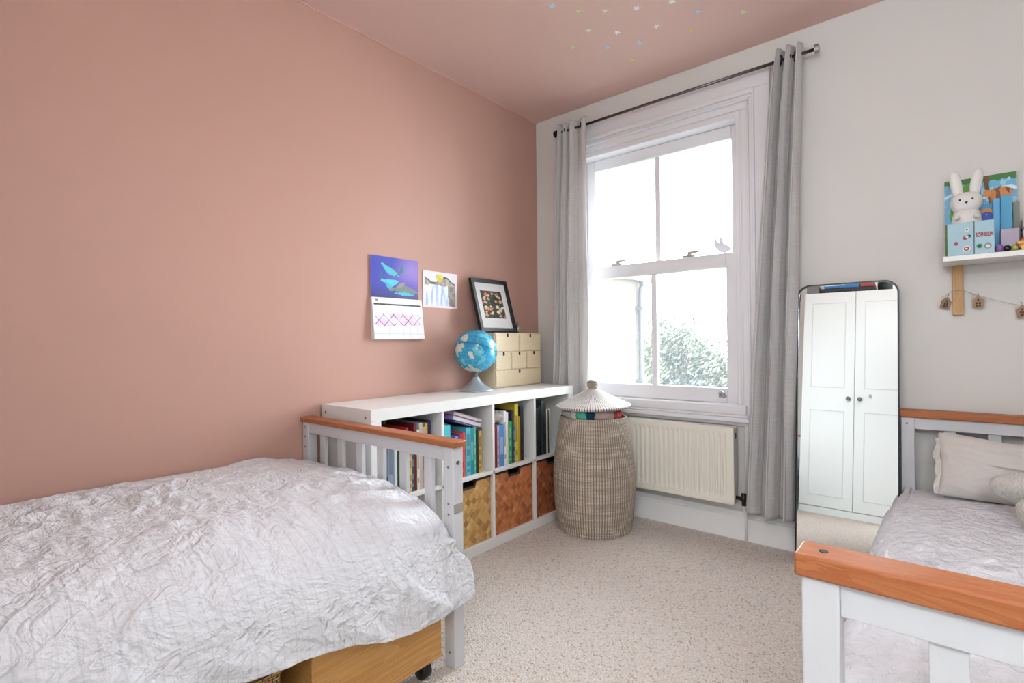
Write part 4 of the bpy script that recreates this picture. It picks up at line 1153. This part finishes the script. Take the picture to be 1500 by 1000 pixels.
# boxes stacked on top of the wardrobe
tag(obj('storage_crate', B(1.205, 1.66, -3.60, -3.12, 2.163, 2.205), simple('charcoal_crate', '26282c', .5), bevel=.01), 'flat black storage box on top of the wardrobe in the mirror', 'box')
t = thing('board_game', 'blue board game box on the black box above the wardrobe', 'board game', (1.39, -3.33, 2.206))
obj('box', B(-.15, .15, -.20, .20, 0, .055), simple('game_blue', '2f78b4', .45), t, bevel=.002)
obj('label_strip', B(-.145, .03, .20, .2008, .024, .044), simple('game_white', 'dfe6ea', .5), t)
tag(obj('board_game', B(1.55, 1.655, -3.55, -3.13, 2.206, 2.262), simple('game_red', 'a83a30', .45), bevel=.002), 'small red game box right of the blue one above the wardrobe', 'board game')
tag(obj('sports_bag', ell(bmesh.new(), (1.73, -3.30, 2.238), (.060, .17, .075), 32, 20, nz=.2), cloth('dark_green_nylon', '2c3a38', .004, 30), smooth=True), 'dark green rolled bag on top of the wardrobe in the mirror', 'bag')
t = tag(obj('small_box', B(1.085, 1.195, -3.5, -3.13, 2.163, 2.245), simple('grey_speckle_box', '7c7a78', .7, var=.4, vs=60), bevel=.003), 'grey speckled box at the left above the wardrobe in the mirror', 'box')

# ------------------------------------------------------------------ wall shelf with its things
SX0, SZT = 2.193, 1.3865
sh = thing('wall_shelf', 'white wall shelf on wooden brackets above the right bed', 'shelf', (2.6, -.1, 1.367)); L = Vector(sh.location)
pb(sh, L, 'board', laminate, SX0, 3.02, -.2, -.001, 1.3665, SZT)
for x in (2.222, 2.95):
    pb(sh, L, 'bracket', birch_z, x, x+.036, -.018, -.001, 1.158, 1.3665)
    bm = prism(bmesh.new(), [(-.018, 1.3665), (-.16, 1.3665), (-.16, 1.350), (-.018, 1.27)], 'x', x+.010, x+.026) if False else bmesh.new()
    bm.free()
# animal picture book, leaning
def jungle(u, v):
    n = noise.noise(Vector((u*5, v*5, 1))); n2 = noise.noise(Vector((u*14, v*14, 6)))
    c = '6fb4d8' if n2 < .25 else '9fd2e6'
    if (v > .62 and abs(v-.78-.05*math.sin(u*9)) < .018): c = 'e6eef2'
    if v > .93+.03*n2: c = '3f7a34'
    if u < .42 and math.hypot((u-.22)*1.2, v-.55) < .16+.06*n2: c = '5fa83a' if n2 > -.1 else '3c7c2c'
    if u < .5 and math.hypot(u-.36, v-.82) < .12: c = '6cb23c'
    if u < .3 and v < .45: c = '7d6a4a' if n > 0 else '5b7c3c'
    if v < .22: c = '5a8a3c' if n2 > 0 else '8c7650'
    if abs(u-.62-.03*math.sin(v*12)) < .03 and v > .3: c = '6e5236'
    if abs(u-.93-.04*math.sin(v*7)) < .045 and v < .8: c = '7a5c3a' if n2 > -.1 else '564028'
    if abs(v-.56-.04*math.sin(u*8)) < .022 and u > .5: c = '7c5c3c'
    # orange big cat lying on the branch
    if math.hypot((u-.78)*.55, (v-.80-.05*math.sin(u*6))) < .085: c = 'd2853c' if n2 > -.15 else '7a4420'
    if math.hypot((u-.60), (v-.78)*1.2) < .055: c = 'd98f48'
    if abs(u-.68) < .018 and .62 < v < .78: c = 'cc8038'
    if abs(u-.92) < .02 and .50 < v < .80: c = 'cc8038'
    if u > .85 and v < .42: c = '8e9088' if n > -.1 else '6a6c60'
    return c
jb = thing('picture_book', 'large square jungle animal picture book leaning at the back of the shelf', 'book', (2.200, -.048, SZT), (-.09, 0, 0))
obj('cover', B(0, .222, .0, .012, .0005, .340), simple('book_edge_blue', '8fb6c8', .5), jb)
printed('cover_print', (0, -.0002, .0005), (.222, 0, 0), (0, 0, .3395), 100, 130, jungle, jb, .0008)
# rabbit night light
rab = thing('rabbit_lamp', 'white rabbit night light with black eyes on the shelf', 'lamp', (2.268, -.104, SZT))
rw = simple('rabbit_silicone', 'e4e1dd', .45, var=.01)
bm = lathe(bmesh.new(), [(0, 0), (.038, 0), (.048, .006), (.050, .03), (.049, .08), (.047, .13), (.045, .165), (.038, .19), (.0, .2)], 48)
for v in bm.verts: v.co.y *= .8
obj('body', bm, rw, rab, smooth=True)
bm = bmesh.new(); ell(bm, (0, 0, .222), (.050, .038, .045), 48, 32)
for v in bm.verts:
    q = v.co-Vector((0, 0, .222)); e = .8
    v.co = Vector((math.copysign(abs(q.x/.05)**.85, q.x)*.05, math.copysign(abs(q.y/.038)**.9, q.y)*.038, math.copysign(abs(q.z/.045)**.85, q.z)*.043+.222))
obj('head', bm, rw, rab, smooth=True)
for sx in (-1, 1):
    bm = ell(bmesh.new(), (0, 0, 0), (.0185, .011, .056), 28, 32)
    for v in bm.verts:
        q = min(.999, abs(v.co.z)/.056); k_ = (1-q**3.2)**.45/max(.05, math.sqrt(1-q*q)) if q < .998 else 1; v.co.x *= k_; v.co.y *= k_
        v.co = Matrix.Rotation(sx*.15, 3, 'Y') @ v.co
    obj('ear', bm, rw, rab, smooth=True, loc=(sx*.031, 0, .300))
for sx in (-1, 1):
    obj('eye', ell(bmesh.new(), (sx*.019-.001, -.0362, .229), (.0036, .002, .0042), 14, 10), blackp, rab, smooth=True)
bm = ell(bmesh.new(), (-.001, -.0385, .217), (.0052, .002, .0032), 14, 10); box(bm, -.0018, -.0002, -.0395, -.0375, .209, .216)
obj('nose', bm, blackp, rab, smooth=True)
obj('arm', ell(bmesh.new(), (.030, -.036, .158), (.010, .010, .009), 16, 12), rw, rab, smooth=True); obj('arm', ell(bmesh.new(), (-.030, -.036, .158), (.010, .010, .009), 16, 12), rw, rab, smooth=True)
# light blue keepsake box with red lettering
kb = thing('keepsake_box', 'light blue patterned box with red lettering in front of the rabbit', 'box', (2.277, -.176, SZT))
lb = simple('pale_blue_card', 'a9cbd6', .6, var=.04, vs=60)
obj('box', B(-.0690, .0690, -.022, .022, .0005, .1275), lb, kb, bevel=.0015)
bm = B(.0085, .0125, -.0228, -.0215, .0, .128); obj('seam', bm, simple('seam_grey', '64727c', .6), kb)
red = simple('letter_red', 'a8242c', .5); dk = simple('motif_dark', '2c3c58', .5); grn = simple('motif_green', '3f8a4a', .5); wh = simple('motif_white', 'e8e4e0', .5); greym = simple('motif_grey', '8c8c90', .5)
text('lettering', 'SOPHIEDA', .0175, red, kb, (.0405, -.0226, .066), (PI/2, 0, 0), .0005).scale = (.60, 1.3, 1)
def disc(nm, x, z, r, m, k=1, th=.0008): obj(nm, tube(bmesh.new(), [(x, -.0221-th, z), (x, -.0215, z)], r, 16), m, kb)
disc('cherry_motif', -.043, .046, .006, red); disc('flower_motif', -.012, .024, .012, wh, th=.0006); disc('flower_motif', -.012, .024, .008, red, th=.0011); disc('flower_motif', -.012, .024, .004, wh, th=.0015)
disc('eye_motif', -.004, .072, .006, dk); disc('eye_motif', -.016, .066, .007, red); disc('eye_motif', -.010, .070, .0045, wh, th=.0012); disc('spot_motif', .008-.018, .098, .007, wh); disc('spot_motif', -.010, .098, .003, dk, th=.0012)
disc('avocado_motif', .026, .030, .009, grn); disc('avocado_motif', .026, .029, .004, dk, th=.0013); disc('stone_motif', .050, .028, .011, greym); disc('stone_motif', .050, .027, .006, wh, th=.0013)
# upright books behind
nb = thing('picture_book', 'royal blue book with an orange ring right of the rabbit', 'book', (2.306, -.060, SZT), (-.05, 0, 0))
obj('cover', B(0, .068, 0, .010, .0005, .218), simple('night_blue_edge', '233a86', .5), nb)
def night(u, v):
    d = math.hypot((u-.35)*.55, (v-.55)*.9)
    if .27 < d < .33 and v > .5: return 'e09a4c'
    if d < .27:
        n = noise.noise(Vector((u*20, v*34, 1)))
        return 'dfe6f4' if n > .52 else '2a48b0'
    return '4aa0d0' if v > .6 else '232c44'
printed('cover_print', (0, -.0002, .0005), (.068, 0, 0), (0, 0, .217), 36, 90, night, nb, .0006)
text('lettering', 'Ventura', .014, simple('letter_white', 'dfe4f0', .5), nb, (.030, -.0012, .138), (PI/2, 0, 0), .0003)
def sbook(lab, c, x, w, y, d, h, blob=None):
    t = thing('picture_book', lab, 'book', (x, y, SZT), group='upright books on the wall shelf')
    obj('cover', B(0, w, 0, d, .0005, h), simple('sb_'+c, c, .5), t, bevel=.001)
    if blob: obj('cover_spot', tube(bmesh.new(), [(w*.6, -.0008, h*.28), (w*.6, .0002, h*.28)], w*.33, 20), simple('sb_'+blob, blob, .5), t)
    return t
sbook('sky blue book edge beside the royal blue book', '58a8d8', 2.3475, .020, -.110, .055, .222)
sbook('turquoise book with a dark red spot behind the lilac box', '4fa6cc', 2.370, .034, -.085, .012, .236, '8a2430')
sbook('grey green slim book behind the lilac box', '7c8478', 2.4065, .018, -.075, .010, .205)
tag(obj('yellow_pencil_case', tube(bmesh.new(), [(2.318, -.080, 1.617), (2.372, -.080, 1.616)], [.010, .007], 14), simple('pencil_yellow', 'd8bc2c', .5), smooth=True), None, None) if False else None
tag(obj('lilac_box', B(2.366, 2.418, -.150, -.100, SZT+.0005, 1.478), simple('lilac_card', 'b9adc0', .6), bevel=.002), 'small lilac box between the blue books and the toy truck', 'box')
tag(obj('purple_ball', ell(bmesh.new(), (2.360, -.178, SZT+.0165), (.013, .013, .016), 20, 14), simple('purple_gloss', '8d6aa4', .3), smooth=True), 'small purple ball beside the pale blue box on the shelf', 'ball')
tag(obj('black_ball', ell(bmesh.new(), (2.382, -.178, SZT+.0135), (.012, .012, .013), 20, 14), simple('black_gloss', '23222c', .2), smooth=True), 'small black ball between the purple and green ones', 'ball')
tag(obj('green_ball', ell(bmesh.new(), (2.403, -.178, SZT+.0125), (.011, .012, .012), 20, 14), simple('lime_gloss', 'a8b85c', .3), smooth=True), 'small lime green ball beside the orange toy truck', 'ball')
tk = thing('toy_truck', 'orange and yellow toy truck at the right end of the shelf items', 'toy truck', (2.452, -.160, SZT))
orange = simple('toy_orange', 'c8501e', .35); yel = simple('toy_yellow', 'e0b02c', .35)
obj('chassis', B(-.040, .05, -.022, .022, .010, .030), orange, tk, bevel=.003)
obj('cab', prism(bmesh.new(), [(-.034, .030), (.05, .030), (.05, .062), (-.012, .062), (-.030, .046)], 'y', -.02, .02), orange, tk, bevel=.002)
obj('roof_rack', B(-.020, .05, -.018, .018, .062, .069), yel, tk, bevel=.002)
obj('bumper', B(-.044, -.006, -.0235, .0235, .026, .036), yel, tk, bevel=.002)
for x in (-.022, .03):
    for y in (-.023, .023): obj('wheel', tube(bmesh.new(), [(x, y-.004, .012), (x, y+.004, .012)], .0118, 20), yel, tk)
wbx = thing('white_box', 'white and pale pink box with black lid line behind the toy truck', 'box', (2.46, -.075, SZT))
obj('box', B(-.030, .07, -.03, .03, .0005, .088), simple('pinkish_white', 'ddd0d0', .6), wbx, bevel=.002)
obj('band', B(-.031, .071, -.031, .031, .088, .096), blackp, wbx)
obj('lid', B(-.030, .07, -.03, .03, .096, .132), simple('pinkish_white', 'ddd0d0', .6), wbx, bevel=.002)

# house garland
gd = thing('garland_string', 'thin string looped over the shelf bracket carrying wooden houses', 'garland', (2.24, -.02, 1.25)); L = Vector(gd.location)
bm = bmesh.new()
def sag(p, q, s, n=14): return [Vector(p).lerp(Vector(q), k/n)+Vector((0, 0, -s*math.sin(PI*k/n))) for k in range(n+1)]
tube(bm, sag((2.186, -.020, 1.235), (2.222, -.022, 1.262), .004), .0012, 6); tube(bm, sag((2.222, -.022, 1.262), (2.262, -.022, 1.260), -.001), .0012, 6)
tube(bm, sag((2.258, -.021, 1.262), (2.305, -.02, 1.235), .004), .0012, 6); tube(bm, sag((2.260, -.021, 1.258), (2.56, -.02, 1.165), .018), .0012, 6)
tube(bm, sag((2.56, -.02, 1.165), (2.95, -.02, 1.25), .04), .0012, 6)
for v in bm.verts: v.co -= L
obj('string', bm, simple('string_grey', 'b9b0a4', .9), gd)
hw = simple('laser_cut_ply', 'a08468', .6, var=.15, vs=50); hd = simple('cut_dark', '4c3a2c', .8)
for (x, z, rz, ry, lab) in ((2.196, 1.189, .55, .25, 'little wooden house charm tilted left of the shelf bracket'), (2.303, 1.186, 0, 0, 'little wooden house charm hanging just right of the bracket'), (2.436, 1.142, -.25, -.1, 'little wooden house charm cut by the right edge of the photo')):
    h = thing('house_charm', lab, 'ornament', (x, -.022, z), (0, ry, rz), 'wooden house garland charms')
    bm = prism(bmesh.new(), [(-.018, -.002), (.018, -.002), (.018, .026), (.023, .026), (0, .048), (-.023, .026), (-.018, .026)], 'y', -.0015, .0015); obj('house_shape', bm, hw, h)
    bm = bmesh.new()
    for a in (-.008, .001): 
        for b in (.004, .014): box(bm, a, a+.007, -.0021, -.0014, b, b+.008)
    box(bm, -.003, .003, -.0021, -.0014, .026, .034); obj('window_cutout', bm, hd, h)
    obj('hanging_loop', tube(bmesh.new(), [(0, 0, .046), (.002, .0, .056), (-.002, 0, .062)], .0008, 6), hd, h)

# ------------------------------------------------------------------ daylight
w = bpy.data.worlds.new('overcast_sky'); scn.world = w; w.use_nodes = True
nt = w.node_tree; nt.nodes.clear()
ow = nt.nodes.new('ShaderNodeOutputWorld'); bg = nt.nodes.new('ShaderNodeBackground'); nt.links.new(bg.outputs[0], ow.inputs[0])
tc = nt.nodes.new('ShaderNodeTexCoord'); sp = nt.nodes.new('ShaderNodeSeparateXYZ'); nt.links.new(tc.outputs['Generated'], sp.inputs[0])
rp = nt.nodes.new('ShaderNodeValToRGB'); nt.links.new(sp.outputs[2], rp.inputs[0])
e = rp.color_ramp.elements; e[0].position = 0; e[0].color = (.86, .95, 1, 1); e[1].position = .8; e[1].color = (.80, .92, 1, 1)
nt.links.new(rp.outputs[0], bg.inputs[0]); bg.inputs[1].default_value = 10.0
# portal in the window opening to sample the sky
pl = bpy.data.lights.new('window_portal', 'AREA'); pl.shape = 'RECTANGLE'; pl.size = 1.0; pl.size_y = 1.56; pl.cycles.is_portal = True
po = bpy.data.objects.new('window_portal', pl); COL.objects.link(po); po.location = (.855, .2, 1.465); po.rotation_euler = (-PI/2, 0, 0)
# pendant added out of view to brighten the dim interior
pd = thing('added_fill_pendant', 'added unseen white drum pendant for fill light', 'lamp', (1.75, -2.05, H))
obj('cord', tube(bmesh.new(), [(0, 0, 0), (0, 0, -.42)], .004, 8), white_gloss, pd); obj('ceiling_rose', lathe(bmesh.new(), [(0, 0), (.045, 0), (.045, -.012), (.01, -.025), (0, -.025)], 32), white_gloss, pd)
sm_ = NT('fill_glow_shade'); sm_.base(hexc('f2ece0'), .8); sm_.b.inputs['Emission Color'].default_value = (.80, .93, 1, 1); sm_.b.inputs['Emission Strength'].default_value = 7.0
obj('shade', lathe(bmesh.new(), [(.0, -.42), (.17, -.42), (.19, -.43), (.19, -.59), (.17, -.60), (.0, -.60)], 48), sm_.m, pd, smooth=False)

wl_m = NT('fill_glow_globe'); wl_m.base(hexc('f4f1ea'), .5); wl_m.b.inputs['Emission Color'].default_value = (.79, .91, 1, 1); wl_m.b.inputs['Emission Strength'].default_value = 21.0  # glowing globes added behind the viewpoint as frontal fill light
for x, lab in ((2.72, 'added unseen opal globe fill lamp on the back wall nearest the right corner'), (2.25, 'added unseen opal globe fill lamp on the back wall beside the wardrobe')):
    wl = thing('added_fill_lamp', lab, 'lamp', (x, BY, 1.98), group='added opal globe fill lamps')
    obj('back_plate', tube(bmesh.new(), [(0, .001, 0), (0, .018, 0)], .05, 24), chrome, wl)
    obj('arm', tube(bmesh.new(), [(0, .018, 0), (0, .09, 0)], .008, 10), chrome, wl)
    obj('globe_shade', ell(bmesh.new(), (0, .20, 0), (.12, .12, .12), 32, 20), wl_m.m, wl, smooth=True)

scn.view_settings.view_transform = 'Standard'; scn.view_settings.look = 'None'; scn.view_settings.gamma = 1
scn.view_settings.use_curve_mapping = False; scn.view_settings.exposure = 1.25
